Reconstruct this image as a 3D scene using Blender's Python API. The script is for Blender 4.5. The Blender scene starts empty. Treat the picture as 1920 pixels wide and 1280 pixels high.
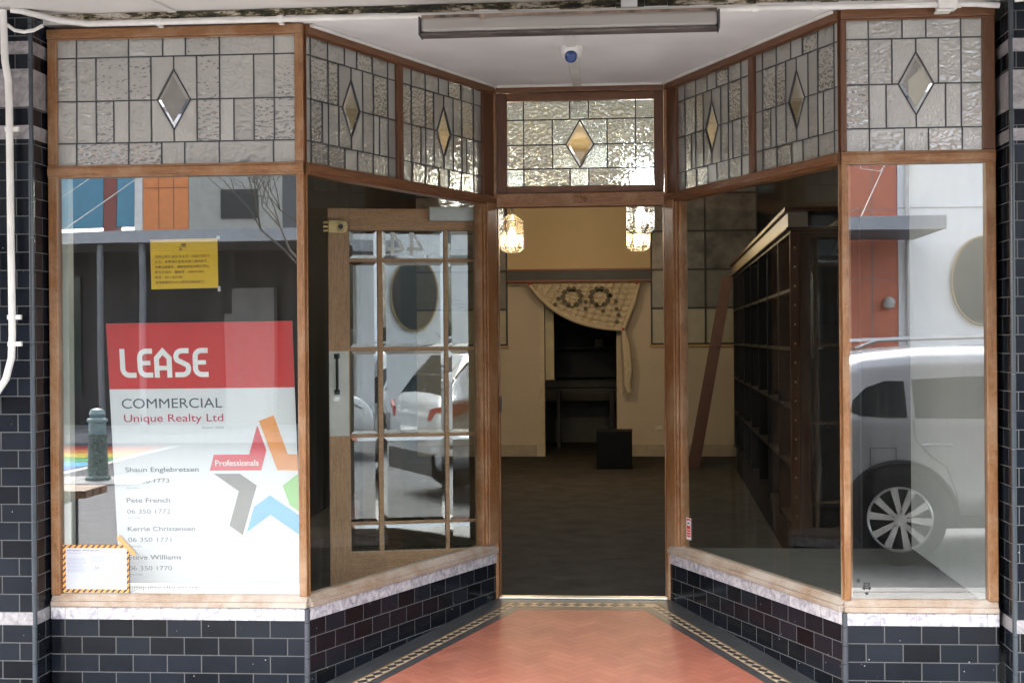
import bpy, bmesh, math, random
from mathutils import Vector, Matrix
random.seed(7)
R = math.radians
sc = bpy.context.scene
COL = sc.collection

# ------------------------------------------------------------------ camera
cam_d = bpy.data.cameras.new("camera")
cam = bpy.data.objects.new("camera", cam_d)
COL.objects.link(cam)
F_PX, YAW, PITCH, ROLL = 2676.67, .0805, -.0018, .0076
cam_d.sensor_width = 36.0
cam_d.lens = 36.0 * F_PX / 1920.0
cam_d.clip_start, cam_d.clip_end = .05, 500
cam.location = (.2511, -6.1613, 1.4253)
M = Matrix.Rotation(YAW, 4, 'Z') @ Matrix.Rotation(PITCH, 4, 'X') @ Matrix.Rotation(R(90), 4, 'X') @ Matrix.Rotation(-ROLL, 4, 'Z')
cam.rotation_euler = M.to_euler()
sc.camera = cam

# ------------------------------------------------------------------ light
EXPOSURE = 3.48
w = bpy.data.worlds.new("World"); sc.world = w; w.use_nodes = True
nt = w.node_tree
sky = nt.nodes.new('ShaderNodeTexSky'); sky.sky_type = 'NISHITA'; sky.sun_disc = False
SUN_EL, SUN_AZ = R(51), R(205)         # high, over the street, veiled by thin cloud
sky.sun_elevation = SUN_EL; sky.sun_rotation = SUN_AZ
sky.dust_density = 3.0; sky.air_density = 1.0; sky.ozone_density = 1.0
bg = nt.nodes['Background']; bg.inputs['Strength'].default_value = .15
hsv = nt.nodes.new('ShaderNodeHueSaturation'); hsv.inputs['Saturation'].default_value = .45
nt.links.new(sky.outputs[0], hsv.inputs['Color']); nt.links.new(hsv.outputs[0], bg.inputs['Color'])
sun_d = bpy.data.lights.new("sun", 'SUN'); sun_d.energy = 1.0; sun_d.angle = R(40); sun_d.color = (1, .95, .87)
sun = bpy.data.objects.new("sun", sun_d); COL.objects.link(sun)
sd = Vector((math.sin(SUN_AZ) * math.cos(SUN_EL), math.cos(SUN_AZ) * math.cos(SUN_EL), math.sin(SUN_EL)))
sun.rotation_euler = sd.to_track_quat('Z', 'Y').to_euler()
sc.view_settings.view_transform = 'Standard'; sc.view_settings.look = 'None'
sc.view_settings.gamma = 1; sc.view_settings.exposure = EXPOSURE
cy = sc.cycles
cy.max_bounces = 14; cy.transparent_max_bounces = 24; cy.transmission_bounces = 10; cy.glossy_bounces = 8; cy.diffuse_bounces = 5
cy.sample_clamp_indirect = 6; cy.caustics_refractive = False; cy.caustics_reflective = False; cy.blur_glossy = .3

# ------------------------------------------------------------------ materials
def nodes(name):
    m = bpy.data.materials.new(name); m.use_nodes = True
    t = m.node_tree; b = t.nodes['Principled BSDF']
    return m, t, b
def N(t, kind, **kw):
    n = t.nodes.new(kind)
    for k, v in kw.items():
        if k in n.inputs: n.inputs[k].default_value = v
        else: setattr(n, k, v)
    return n
def ramp(t, stops):
    r = t.nodes.new('ShaderNodeValToRGB'); e = r.color_ramp.elements
    while len(e) < len(stops): e.new(.5)
    for i, (p, c) in enumerate(stops):
        e[i].position = p; e[i].color = (*c, 1) if len(c) == 3 else c
    return r
def plain(name, c, rough=.6, metal=0, var=.12, scale=8, bump=.0, bscale=60, spec=.5, stretch=(1, 1, 1), coat=0):
    m, t, b = nodes(name)
    b.inputs['Roughness'].default_value = rough; b.inputs['Metallic'].default_value = metal
    b.inputs['Specular IOR Level'].default_value = spec; b.inputs['Coat Weight'].default_value = coat
    tc = N(t, 'ShaderNodeTexCoord'); mp = N(t, 'ShaderNodeMapping'); mp.inputs['Scale'].default_value = stretch
    t.links.new(tc.outputs['Object'], mp.inputs[0])
    no = N(t, 'ShaderNodeTexNoise', Scale=scale, Detail=6.0, Roughness=.6); t.links.new(mp.outputs[0], no.inputs['Vector'])
    lo = tuple(max(0, x * (1 - var)) for x in c); hi = tuple(min(1, x * (1 + var)) for x in c)
    r = ramp(t, [(.3, lo), (.7, hi)]); t.links.new(no.outputs['Fac'], r.inputs[0]); t.links.new(r.outputs[0], b.inputs['Base Color'])
    if bump:
        n2 = N(t, 'ShaderNodeTexNoise', Scale=bscale, Detail=5.0); t.links.new(mp.outputs[0], n2.inputs['Vector'])
        bp = N(t, 'ShaderNodeBump', Strength=bump, Distance=.01); t.links.new(n2.outputs['Fac'], bp.inputs['Height']); t.links.new(bp.outputs[0], b.inputs['Normal'])
    return m
def wood(name, dark, light, stretch, rough=.35, worn=None, wamt=.0):
    m, t, b = nodes(name)
    b.inputs['Roughness'].default_value = rough
    tc = N(t, 'ShaderNodeTexCoord'); mp = N(t, 'ShaderNodeMapping'); mp.inputs['Scale'].default_value = stretch
    t.links.new(tc.outputs['Object'], mp.inputs[0])
    n1 = N(t, 'ShaderNodeTexNoise', Scale=7.0, Detail=8.0, Roughness=.65, Distortion=.6); t.links.new(mp.outputs[0], n1.inputs['Vector'])
    r = ramp(t, [(.25, dark), (.5, tuple((a + c) / 2 for a, c in zip(dark, light))), (.75, light)])
    t.links.new(n1.outputs['Fac'], r.inputs[0]); out = r.outputs[0]
    n3 = N(t, 'ShaderNodeTexNoise', Scale=45.0, Detail=3.0, Roughness=.7); t.links.new(mp.outputs[0], n3.inputs['Vector'])
    r3 = ramp(t, [(.35, (.38, .33, .30)), (.58, (1, 1, 1))]); t.links.new(n3.outputs['Fac'], r3.inputs[0])
    mx = N(t, 'ShaderNodeMixRGB', blend_type='MULTIPLY'); mx.inputs[0].default_value = .8
    t.links.new(out, mx.inputs[1]); t.links.new(r3.outputs[0], mx.inputs[2]); out = mx.outputs[0]
    if worn:
        n2 = N(t, 'ShaderNodeTexNoise', Scale=3.2, Detail=7.0, Roughness=.7); t.links.new(tc.outputs['Object'], n2.inputs['Vector'])
        r2 = ramp(t, [(.5 - wamt, (0, 0, 0)), (.72 - wamt, (1, 1, 1))]); t.links.new(n2.outputs['Fac'], r2.inputs[0])
        m2 = N(t, 'ShaderNodeMixRGB'); t.links.new(r2.outputs[0], m2.inputs[0]); t.links.new(out, m2.inputs[1]); m2.inputs[2].default_value = (*worn, 1); out = m2.outputs[0]
    t.links.new(out, b.inputs['Base Color'])
    bp = N(t, 'ShaderNodeBump', Strength=.25, Distance=.003); t.links.new(n3.outputs['Fac'], bp.inputs['Height']); t.links.new(bp.outputs[0], b.inputs['Normal'])
    return m
HS = (1.2, 1.2, 22); VS = (22, 22, 1.2)
def tiles(name):                       # glossy black wall tiles, UV in metres
    m, t, b = nodes(name)
    tc = N(t, 'ShaderNodeUVMap')
    br = N(t, 'ShaderNodeTexBrick', offset=.5, squash=1.0); 
    br.inputs['Scale'].default_value = 1; br.inputs['Brick Width'].default_value = .1545; br.inputs['Row Height'].default_value = .0783
    br.inputs['Mortar Size'].default_value = .0022; br.inputs['Mortar Smooth'].default_value = .05; br.inputs['Bias'].default_value = 0
    br.inputs['Color1'].default_value = (.003, .0035, .005, 1); br.inputs['Color2'].default_value = (.010, .013, .019, 1); br.inputs['Mortar'].default_value = (.10, .10, .098, 1)
    t.links.new(tc.outputs[0], br.inputs['Vector'])
    no = N(t, 'ShaderNodeTexNoise', Scale=2.5, Detail=8.0, Roughness=.7); t.links.new(tc.outputs[0], no.inputs['Vector'])
    r0 = ramp(t, [(.35, (0, 0, 0)), (.75, (1, 1, 1))]); t.links.new(no.outputs['Fac'], r0.inputs[0])
    ad = N(t, 'ShaderNodeMixRGB'); t.links.new(r0.outputs[0], ad.inputs[0]); t.links.new(br.outputs['Color'], ad.inputs[1]); 
    sc_ = N(t, 'ShaderNodeMixRGB', blend_type='ADD'); sc_.inputs[0].default_value = 1; t.links.new(br.outputs['Color'], sc_.inputs[1]); sc_.inputs[2].default_value = (.005, .006, .0075, 1)
    t.links.new(sc_.outputs[0], ad.inputs[2])
    vo = N(t, 'ShaderNodeTexVoronoi', Scale=16.0); t.links.new(tc.outputs[0], vo.inputs['Vector'])   # chips and specks
    n5 = N(t, 'ShaderNodeTexNoise', Scale=150.0, Detail=2.0); t.links.new(tc.outputs[0], n5.inputs['Vector'])
    av = N(t, 'ShaderNodeMath', operation='MULTIPLY_ADD'); t.links.new(n5.outputs['Fac'], av.inputs[0]); av.inputs[1].default_value = .10; t.links.new(vo.outputs['Distance'], av.inputs[2])
    r5 = ramp(t, [(.080, (1, 1, 1)), (.095, (0, 0, 0))]); t.links.new(av.outputs[0], r5.inputs[0])
    m5 = N(t, 'ShaderNodeMixRGB'); t.links.new(r5.outputs[0], m5.inputs[0]); t.links.new(ad.outputs[0], m5.inputs[1]); m5.inputs[2].default_value = (.35, .34, .32, 1)
    t.links.new(m5.outputs[0], b.inputs['Base Color'])
    b.inputs['Specular IOR Level'].default_value = .17
    rr = ramp(t, [(.3, (.10, .10, .10)), (.8, (.24, .24, .24))]); t.links.new(no.outputs['Fac'], rr.inputs[0])
    mr = N(t, 'ShaderNodeMixRGB'); t.links.new(br.outputs['Fac'], mr.inputs[0]); t.links.new(rr.outputs[0], mr.inputs[1]); mr.inputs[2].default_value = (.85, .85, .85, 1)
    t.links.new(mr.outputs[0], b.inputs['Roughness'])
    inv = N(t, 'ShaderNodeMath', operation='SUBTRACT'); inv.inputs[0].default_value = 1; t.links.new(br.outputs['Fac'], inv.inputs[1])
    n2 = N(t, 'ShaderNodeTexNoise', Scale=9.0, Detail=2.0); t.links.new(tc.outputs[0], n2.inputs['Vector'])
    ad2 = N(t, 'ShaderNodeMath', operation='MULTIPLY_ADD'); t.links.new(n2.outputs['Fac'], ad2.inputs[0]); ad2.inputs[1].default_value = .35; t.links.new(inv.outputs[0], ad2.inputs[2])
    b2 = N(t, 'ShaderNodeTexBrick', offset=.5); b2.inputs['Scale'].default_value = 1; b2.inputs['Brick Width'].default_value = .1545; b2.inputs['Row Height'].default_value = .0783; b2.inputs['Mortar Size'].default_value = 0
    b2.inputs['Color1'].default_value = (0, 0, 0, 1); b2.inputs['Color2'].default_value = (1, 1, 1, 1); t.links.new(tc.outputs[0], b2.inputs['Vector'])
    wn = N(t, 'ShaderNodeTexWhiteNoise', noise_dimensions='3D'); t.links.new(b2.outputs['Color'], wn.inputs['Vector'])
    w2 = N(t, 'ShaderNodeVectorMath', operation='MULTIPLY_ADD'); t.links.new(wn.outputs['Color'], w2.inputs[0]); w2.inputs[1].default_value = (.035, .035, .035); w2.inputs[2].default_value = (-.0175, -.0175, -.0175)
    ge = N(t, 'ShaderNodeNewGeometry'); w3 = N(t, 'ShaderNodeVectorMath', operation='ADD'); t.links.new(w2.outputs[0], w3.inputs[0]); t.links.new(ge.outputs['Normal'], w3.inputs[1])
    w4 = N(t, 'ShaderNodeVectorMath', operation='NORMALIZE'); t.links.new(w3.outputs[0], w4.inputs[0])
    bp = N(t, 'ShaderNodeBump', Strength=.6, Distance=.002); t.links.new(ad2.outputs[0], bp.inputs['Height']); t.links.new(w4.outputs[0], bp.inputs['Normal']); t.links.new(bp.outputs[0], b.inputs['Normal'])
    return m
def marble(name, tw=.148):
    m, t, b = nodes(name)
    tc = N(t, 'ShaderNodeUVMap')
    br = N(t, 'ShaderNodeTexBrick', offset=0.0); br.inputs['Scale'].default_value = 1; br.inputs['Brick Width'].default_value = tw; br.inputs['Row Height'].default_value = 3.0
    br.inputs['Mortar Size'].default_value = .0012; br.inputs['Color1'].default_value = (0, 0, 0, 1); br.inputs['Color2'].default_value = (1, 1, 1, 1); br.inputs['Mortar'].default_value = (.5, .5, .5, 1)
    mp0 = N(t, 'ShaderNodeMapping'); mp0.inputs['Location'].default_value = (0, 1.5, 0); t.links.new(tc.outputs[0], mp0.inputs[0]); t.links.new(mp0.outputs[0], br.inputs['Vector'])
    off = N(t, 'ShaderNodeVectorMath', operation='MULTIPLY_ADD'); t.links.new(br.outputs['Color'], off.inputs[0]); off.inputs[1].default_value = (3, 5, 7); t.links.new(tc.outputs[0], off.inputs[2])
    no = N(t, 'ShaderNodeTexNoise', Scale=16.0, Detail=9.0, Roughness=.65, Distortion=1.6); t.links.new(off.outputs[0], no.inputs['Vector'])
    r = ramp(t, [(.30, (.20, .18, .22)), (.43, (.36, .34, .38)), (.55, (.56, .54, .55)), (.72, (.66, .65, .64))]); t.links.new(no.outputs['Fac'], r.inputs[0])
    mx = N(t, 'ShaderNodeMixRGB'); t.links.new(br.outputs['Fac'], mx.inputs[0]); t.links.new(r.outputs[0], mx.inputs[1]); mx.inputs[2].default_value = (.22, .2, .18, 1)
    t.links.new(mx.outputs[0], b.inputs['Base Color']); b.inputs['Roughness'].default_value = .3
    bp = N(t, 'ShaderNodeBump', Strength=.15, Distance=.002); t.links.new(no.outputs['Fac'], bp.inputs['Height']); t.links.new(bp.outputs[0], b.inputs['Normal'])
    return m
def glass(name, a=.145, c=.75, tint=(.93, .95, .94), wav=.0012):
    """clear sheet glass: see-through plus mirror reflection that rises to grazing"""
    m, t, b = nodes(name); t.nodes.remove(b); out = t.nodes['Material Output']
    lw = N(t, 'ShaderNodeLayerWeight', Blend=.5)
    pw = N(t, 'ShaderNodeMath', operation='POWER'); t.links.new(lw.outputs['Facing'], pw.inputs[0]); pw.inputs[1].default_value = 4.0
    ma = N(t, 'ShaderNodeMath', operation='MULTIPLY_ADD'); t.links.new(pw.outputs[0], ma.inputs[0]); ma.inputs[1].default_value = c; ma.inputs[2].default_value = a; ma.use_clamp = True
    tr = N(t, 'ShaderNodeBsdfTransparent'); tr.inputs[0].default_value = (*tint, 1)
    gl = N(t, 'ShaderNodeBsdfGlossy'); gl.inputs['Roughness'].default_value = 0.0; gl.inputs[0].default_value = (1, 1, 1, 1)
    tc = N(t, 'ShaderNodeTexCoord'); no = N(t, 'ShaderNodeTexNoise', Scale=1.3, Detail=1.0); t.links.new(tc.outputs['Object'], no.inputs['Vector'])
    bp = N(t, 'ShaderNodeBump', Strength=.5, Distance=wav); t.links.new(no.outputs['Fac'], bp.inputs['Height']); t.links.new(bp.outputs[0], gl.inputs['Normal'])
    mx = N(t, 'ShaderNodeMixShader'); t.links.new(ma.outputs[0], mx.inputs[0]); t.links.new(tr.outputs[0], mx.inputs[1]); t.links.new(gl.outputs[0], mx.inputs[2])
    # thin film of dust with vertical wipe streaks
    mp = N(t, 'ShaderNodeMapping'); mp.inputs['Scale'].default_value = (14, 14, .6); t.links.new(tc.outputs['Object'], mp.inputs[0])
    n2 = N(t, 'ShaderNodeTexNoise', Scale=2.0, Detail=6.0); t.links.new(mp.outputs[0], n2.inputs['Vector'])
    r2 = ramp(t, [(.4, (.0, .0, .0)), (.8, (.012, .012, .012))]); t.links.new(n2.outputs['Fac'], r2.inputs[0])
    df = N(t, 'ShaderNodeBsdfDiffuse'); df.inputs[0].default_value = (.6, .6, .58, 1)
    m2 = N(t, 'ShaderNodeMixShader'); t.links.new(r2.outputs[0], m2.inputs[0]); t.links.new(mx.outputs[0], m2.inputs[1]); t.links.new(df.outputs[0], m2.inputs[2])
    t.links.new(m2.outputs[0], out.inputs[0])
    return m
def textured(name, scale, dist, rough=.06, stretch=(1, 1, 1), fac=.22, haze=.16, tint=(.95, .95, .9)):
    """patterned cathedral glass: bumped reflection, bumped refraction, slightly milky body"""
    m, t, b = nodes(name); t.nodes.remove(b); out = t.nodes['Material Output']
    tc = N(t, 'ShaderNodeTexCoord'); mp = N(t, 'ShaderNodeMapping'); mp.inputs['Scale'].default_value = stretch; t.links.new(tc.outputs['Object'], mp.inputs[0])
    nz = N(t, 'ShaderNodeTexNoise', Scale=scale * .35, Detail=2.0); t.links.new(mp.outputs[0], nz.inputs['Vector'])
    wv = N(t, 'ShaderNodeVectorMath', operation='MULTIPLY_ADD'); t.links.new(nz.outputs['Color'], wv.inputs[0]); wv.inputs[1].default_value = (.05, .05, .05); t.links.new(mp.outputs[0], wv.inputs[2])
    vo = N(t, 'ShaderNodeTexVoronoi', feature='SMOOTH_F1', Scale=scale); vo.inputs['Smoothness'].default_value = .6; t.links.new(wv.outputs[0], vo.inputs['Vector'])
    bp = N(t, 'ShaderNodeBump', Strength=1.0, Distance=dist); t.links.new(vo.outputs['Distance'], bp.inputs['Height'])
    gl = N(t, 'ShaderNodeBsdfGlossy'); gl.inputs['Roughness'].default_value = rough; t.links.new(bp.outputs[0], gl.inputs['Normal'])
    rf = N(t, 'ShaderNodeBsdfRefraction'); rf.inputs['Roughness'].default_value = rough; rf.inputs['IOR'].default_value = 1.4; rf.inputs[0].default_value = (*tint, 1); t.links.new(bp.outputs[0], rf.inputs['Normal'])
    tr = N(t, 'ShaderNodeBsdfTransparent'); tr.inputs[0].default_value = (*tint, 1)
    m0 = N(t, 'ShaderNodeMixShader'); m0.inputs[0].default_value = .12; t.links.new(rf.outputs[0], m0.inputs[1]); t.links.new(tr.outputs[0], m0.inputs[2])
    lw = N(t, 'ShaderNodeLayerWeight', Blend=.5); t.links.new(bp.outputs[0], lw.inputs['Normal'])
    pw = N(t, 'ShaderNodeMath', operation='POWER'); t.links.new(lw.outputs['Facing'], pw.inputs[0]); pw.inputs[1].default_value = 3.0
    ma = N(t, 'ShaderNodeMath', operation='MULTIPLY_ADD'); t.links.new(pw.outputs[0], ma.inputs[0]); ma.inputs[1].default_value = .6; ma.inputs[2].default_value = fac; ma.use_clamp = True
    m1 = N(t, 'ShaderNodeMixShader'); t.links.new(ma.outputs[0], m1.inputs[0]); t.links.new(m0.outputs[0], m1.inputs[1]); t.links.new(gl.outputs[0], m1.inputs[2])
    df = N(t, 'ShaderNodeBsdfTranslucent'); df.inputs[0].default_value = (.88, .86, .80, 1)
    d2 = N(t, 'ShaderNodeBsdfDiffuse'); d2.inputs[0].default_value = (.84, .83, .77, 1); t.links.new(bp.outputs[0], d2.inputs['Normal'])
    m3 = N(t, 'ShaderNodeMixShader'); m3.inputs[0].default_value = .6; t.links.new(df.outputs[0], m3.inputs[1]); t.links.new(d2.outputs[0], m3.inputs[2])
    m2 = N(t, 'ShaderNodeMixShader'); t.links.new(m1.outputs[0], m2.inputs[1]); t.links.new(m3.outputs[0], m2.inputs[2])
    geo = N(t, 'ShaderNodeNewGeometry'); hz = N(t, 'ShaderNodeMath', operation='MULTIPLY_ADD'); t.links.new(geo.outputs['Random Per Island'], hz.inputs[0]); hz.inputs[1].default_value = haze * .7; hz.inputs[2].default_value = haze * .6; t.links.new(hz.outputs[0], m2.inputs[0])
    st_ = N(t, 'ShaderNodeMath', operation='MULTIPLY_ADD'); t.links.new(geo.outputs['Random Per Island'], st_.inputs[0]); st_.inputs[1].default_value = .7; st_.inputs[2].default_value = .5; t.links.new(st_.outputs[0], bp.inputs['Strength'])
    t.links.new(m2.outputs[0], out.inputs[0])
    return m
def emit(name, c, s):
    m, t, b = nodes(name); b.inputs['Base Color'].default_value = (*c, 1)
    b.inputs['Emission Color'].default_value = (*c, 1); b.inputs['Emission Strength'].default_value = s
    return m

MT = {}
MT['tile'] = tiles('black_tile'); MT['marble'] = marble('marble'); MT['marble_d'] = marble('shaded_marble', .30)
for e_, k_ in zip(MT['marble_d'].node_tree.nodes['Color Ramp'].color_ramp.elements, (.14, .22, .30, .38)): e_.color = (k_ * 1.02, k_ * .96, k_ * .98, 1)  # pier copy of the marble, darkened to paint in shade under the soffit
MT['w_v'] = wood('wood_vertical', (.15, .058, .022), (.42, .20, .070), VS, worn=(.38, .24, .14), wamt=.03)
MT['w_h'] = wood('wood_horizontal', (.16, .062, .023), (.43, .205, .072), HS, worn=(.38, .24, .14), wamt=.02)
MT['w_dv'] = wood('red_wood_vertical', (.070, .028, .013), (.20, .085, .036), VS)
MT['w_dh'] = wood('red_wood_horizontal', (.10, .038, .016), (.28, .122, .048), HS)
MT['w_s'] = wood('sill_wood', (.24, .15, .09), (.46, .33, .22), HS, rough=.55, worn=(.42, .36, .30), wamt=.12)
MT['w_door'] = wood('door_wood', (.46, .24, .115), (.76, .47, .26), VS, rough=.5)
MT['w_doorh'] = wood('door_wood_rail', (.46, .24, .115), (.76, .47, .26), HS, rough=.5)
MT['glass'] = glass('sheet_glass'); MT['glassR'] = glass('sheet_glass_return', a=.03, c=.35)
MT['bevel'] = glass('bevelled_glass', a=.25, c=.5, tint=(.80, .83, .82), wav=.0008)
MT['bevel_edge'] = glass('bevel_edge_glass', a=.35, c=.5, tint=(.8, .83, .8), wav=.03)
MT['ham'] = textured('hammered_glass', 40, .0032, rough=.05, haze=.33, fac=.36, stretch=(1, 1, 1.5)); MT['rip'] = textured('rippled_glass', 95, .0016, rough=.08, haze=.40, fac=.36, stretch=(1.3, 1.3, .8))
MT['ham2'] = textured('hammered_glass_entry', 46, .0095, rough=.05, haze=.09, fac=.20, tint=(.90, .98, 1.0), stretch=(1, 1, 1.3)); MT['rip2'] = textured('rippled_glass_entry', 110, .0042, rough=.07, haze=.12, fac=.20, tint=(.90, .98, 1.0), stretch=(1.3, 1.3, .8))
MT['ham3'] = textured('hammered_glass_side', 46, .0065, rough=.06, haze=.30, fac=.26, stretch=(1, 1, 1.3)); MT['rip3'] = textured('rippled_glass_side', 110, .0028, rough=.08, haze=.36, fac=.26, stretch=(1.3, 1.3, .8))
MT['clearlead'] = glass('diamond_glass', a=.16, c=.6, tint=(.9, .9, .84))
MT['lead'] = plain('lead_came', (.055, .057, .065), .45, .6, var=.2)
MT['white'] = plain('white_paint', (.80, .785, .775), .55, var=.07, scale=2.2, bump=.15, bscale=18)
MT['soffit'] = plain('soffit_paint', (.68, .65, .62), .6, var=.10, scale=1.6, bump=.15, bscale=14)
MT['pvc'] = plain('white_plastic', (.72, .70, .66), .4, var=.14, scale=6)
MT['black'] = plain('black_paint', (.02, .02, .022), .5)
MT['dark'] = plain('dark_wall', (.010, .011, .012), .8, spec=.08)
MT['steel'] = plain('steel', (.55, .55, .53), .3, 1.0)
MT['alu'] = plain('aluminium', (.75, .75, .72), .3, 1.0)
MT['brass'] = plain('brass', (.52, .38, .18), .38, 1.0)

# ------------------------------------------------------------------ mesh builder
class MB:
    def __init__(s): s.v = []; s.f = []; s.m = []; s.uv = []
    def poly(s, pts, mi=0, uv=None):
        i = len(s.v); s.v += [tuple(p) for p in pts]; s.f.append(list(range(i, i + len(pts)))); s.m.append(mi); s.uv.append(uv)
    def hexa(s, P, mi=0):
        """P: 8 corners, bottom ring 0-3, top ring 4-7"""
        i = len(s.v); s.v += [tuple(p) for p in P]
        for q in ((3, 2, 1, 0), (4, 5, 6, 7), (0, 1, 5, 4), (1, 2, 6, 5), (2, 3, 7, 6), (3, 0, 4, 7)):
            s.f.append([i + k for k in q]); s.m.append(mi); s.uv.append(None)
    def box(s, x0, x1, y0, y1, z0, z1, mi=0):
        x0, x1 = sorted((x0, x1)); y0, y1 = sorted((y0, y1)); z0, z1 = sorted((z0, z1))
        s.hexa([(x0, y0, z0), (x1, y0, z0), (x1, y1, z0), (x0, y1, z0), (x0, y0, z1), (x1, y0, z1), (x1, y1, z1), (x0, y1, z1)], mi)
    def prism(s, base, top, mi=0):
        i = len(s.v); n = len(base); s.v += [tuple(p) for p in base] + [tuple(p) for p in top]
        s.f.append([i + k for k in reversed(range(n))]); s.f.append([i + n + k for k in range(n)])
        for k in range(n): s.f.append([i + k, i + (k + 1) % n, i + n + (k + 1) % n, i + n + k])
        s.m += [mi] * (n + 2); s.uv += [None] * (n + 2)
    def tube(s, pts, r, seg=10, mi=0, cap=True):
        pts = [Vector(p) for p in pts]; rings = []
        rr = r if isinstance(r, (list, tuple)) else [r] * len(pts)
        up = Vector((0, 0, 1)); prev = None
        for k, p in enumerate(pts):
            d = (pts[min(k + 1, len(pts) - 1)] - pts[max(k - 1, 0)]).normalized()
            if prev is None:
                a = d.cross(up); a = a if a.length > .05 else d.cross(Vector((1, 0, 0)))
            else: a = prev - d * prev.dot(d)
            a.normalize(); prev = a; b = d.cross(a)
            i = len(s.v); s.v += [tuple(p + (a * math.cos(q) + b * math.sin(q)) * rr[k]) for q in [2 * math.pi * j / seg for j in range(seg)]]; rings.append(i)
        for k in range(len(rings) - 1):
            for j in range(seg):
                s.f.append([rings[k] + j, rings[k] + (j + 1) % seg, rings[k + 1] + (j + 1) % seg, rings[k + 1] + j]); s.m.append(mi); s.uv.append(None)
        if cap:
            s.f.append([rings[0] + j for j in reversed(range(seg))]); s.f.append([rings[-1] + j for j in range(seg)]); s.m += [mi] * 2; s.uv += [None] * 2
    def lathe(s, c, prof, axis='z', seg=24, mi=0):
        """prof: (radius, height)"""
        c = Vector(c); rings = []
        for (r, h) in prof:
            i = len(s.v)
            for j in range(seg):
                a = 2 * math.pi * j / seg; x, y = r * math.cos(a), r * math.sin(a)
                q = {'z': (x, y, h), 'y': (x, h, y), 'x': (h, x, y)}[axis]; s.v.append(tuple(c + Vector(q)))
            rings.append(i)
        for k in range(len(rings) - 1):
            for j in range(seg):
                s.f.append([rings[k] + j, rings[k] + (j + 1) % seg, rings[k + 1] + (j + 1) % seg, rings[k + 1] + j]); s.m.append(mi); s.uv.append(None)
        s.f.append([rings[0] + j for j in reversed(range(seg))]); s.f.append([rings[-1] + j for j in range(seg)]); s.m += [mi] * 2; s.uv += [None] * 2
    def pieces(s):
        """faces grouped into far-apart pieces, so that each becomes a part of its own"""
        par = list(range(len(s.v)))
        def find(i):
            while par[i] != i: par[i] = par[par[i]]; i = par[i]
            return i
        for f in s.f:
            for k in f[1:]: par[find(k)] = find(f[0])
        roots = sorted({find(f[0]) for f in s.f}); n = len(roots)
        if n < 2 or n > 120: return None
        ix = {r: k for k, r in enumerate(roots)}; lo = [[1e9] * 3 for _ in roots]; hi = [[-1e9] * 3 for _ in roots]
        for f in s.f:
            g = ix[find(f[0])]
            for k in f:
                for a in range(3): lo[g][a] = min(lo[g][a], s.v[k][a]); hi[g][a] = max(hi[g][a], s.v[k][a])
        size = [max(h - l for l, h in zip(lo[g], hi[g])) for g in range(n)]; p2 = list(range(n))
        def f2(i):
            while p2[i] != i: i = p2[i]
            return i
        for i in range(n):
            for j in range(i + 1, n):
                gap = math.sqrt(sum(max(0, lo[i][a] - hi[j][a], lo[j][a] - hi[i][a]) ** 2 for a in range(3)))
                if gap <= max(.02, .5 * max(size[i], size[j])): p2[f2(j)] = f2(i)
        if len({f2(i) for i in range(n)}) < 2: return None
        out = {}
        for k, f in enumerate(s.f): out.setdefault(f2(ix[find(f[0])]), []).append(k)
        return list(out.values())
    def build(s, name, mats, parent=None, bevel=0, smooth=False, fix=True, split=True):
        gs = s.pieces() if (split and parent is not None) else None
        if gs:
            for g in gs:
                m = MB(); mp = {}
                for k in g:
                    f = []
                    for v in s.f[k]:
                        if v not in mp: mp[v] = len(m.v); m.v.append(s.v[v])
                        f.append(mp[v])
                    m.f.append(f); m.m.append(s.m[k]); m.uv.append(s.uv[k])
                o = m.build(name, mats, parent, bevel, smooth, fix, split=False)
            return o
        me = bpy.data.meshes.new(name)
        off = Vector(parent_loc(parent))
        me.from_pydata([tuple(Vector(v) - off) for v in s.v], [], s.f)
        if not isinstance(mats, (list, tuple)): mats = [mats]
        for m in mats: me.materials.append(m)
        for p, mi in zip(me.polygons, s.m): p.material_index = mi; p.use_smooth = smooth
        if any(u for u in s.uv):
            ul = me.uv_layers.new(name='UVMap')
            for p, u in zip(me.polygons, s.uv):
                if u:
                    for li, q in zip(p.loop_indices, u): ul.data[li].uv = q
        if fix:
            bm = bmesh.new(); bm.from_mesh(me); bmesh.ops.recalc_face_normals(bm, faces=bm.faces); bm.to_mesh(me); bm.free()
        me.update()
        o = bpy.data.objects.new(name, me); COL.objects.link(o)
        if parent is not None: o.parent = parent
        if bevel:
            bv = o.modifiers.new('bevel', 'BEVEL'); bv.width = bevel; bv.segments = 2; bv.limit_method = 'ANGLE'; bv.angle_limit = R(40)
        if smooth:
            try: me.set_sharp_from_angle(angle=R(38))
            except Exception: pass
        return o
def parent_loc(p):
    v = Vector((0, 0, 0))
    while p is not None: v += p.location; p = p.parent
    return v
def thing(name, label, cat, loc=(0, 0, 0), group=None):
    o = bpy.data.objects.new(name, None); COL.objects.link(o); o.location = loc; o.empty_display_size = .1
    o['label'] = label; o['category'] = cat
    if group: o['group'] = group
    return o
def tag(o, label, cat, group=None):
    o['label'] = label; o['category'] = cat
    if group: o['group'] = group
    return o
def struct(o): o['kind'] = 'structure'; return o
def dup(root, loc=None, rotz=None, label=None):
    r = root.copy(); COL.objects.link(r)
    if loc is not None: r.location = loc
    if rotz is not None: r.rotation_euler = (0, 0, rotz)
    if label: r['label'] = label
    def kids(a, b):
        for ch in list(a.children):
            c = ch.copy(); COL.objects.link(c); c.parent = b; kids(ch, c)
    kids(root, r)
    return r
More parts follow.
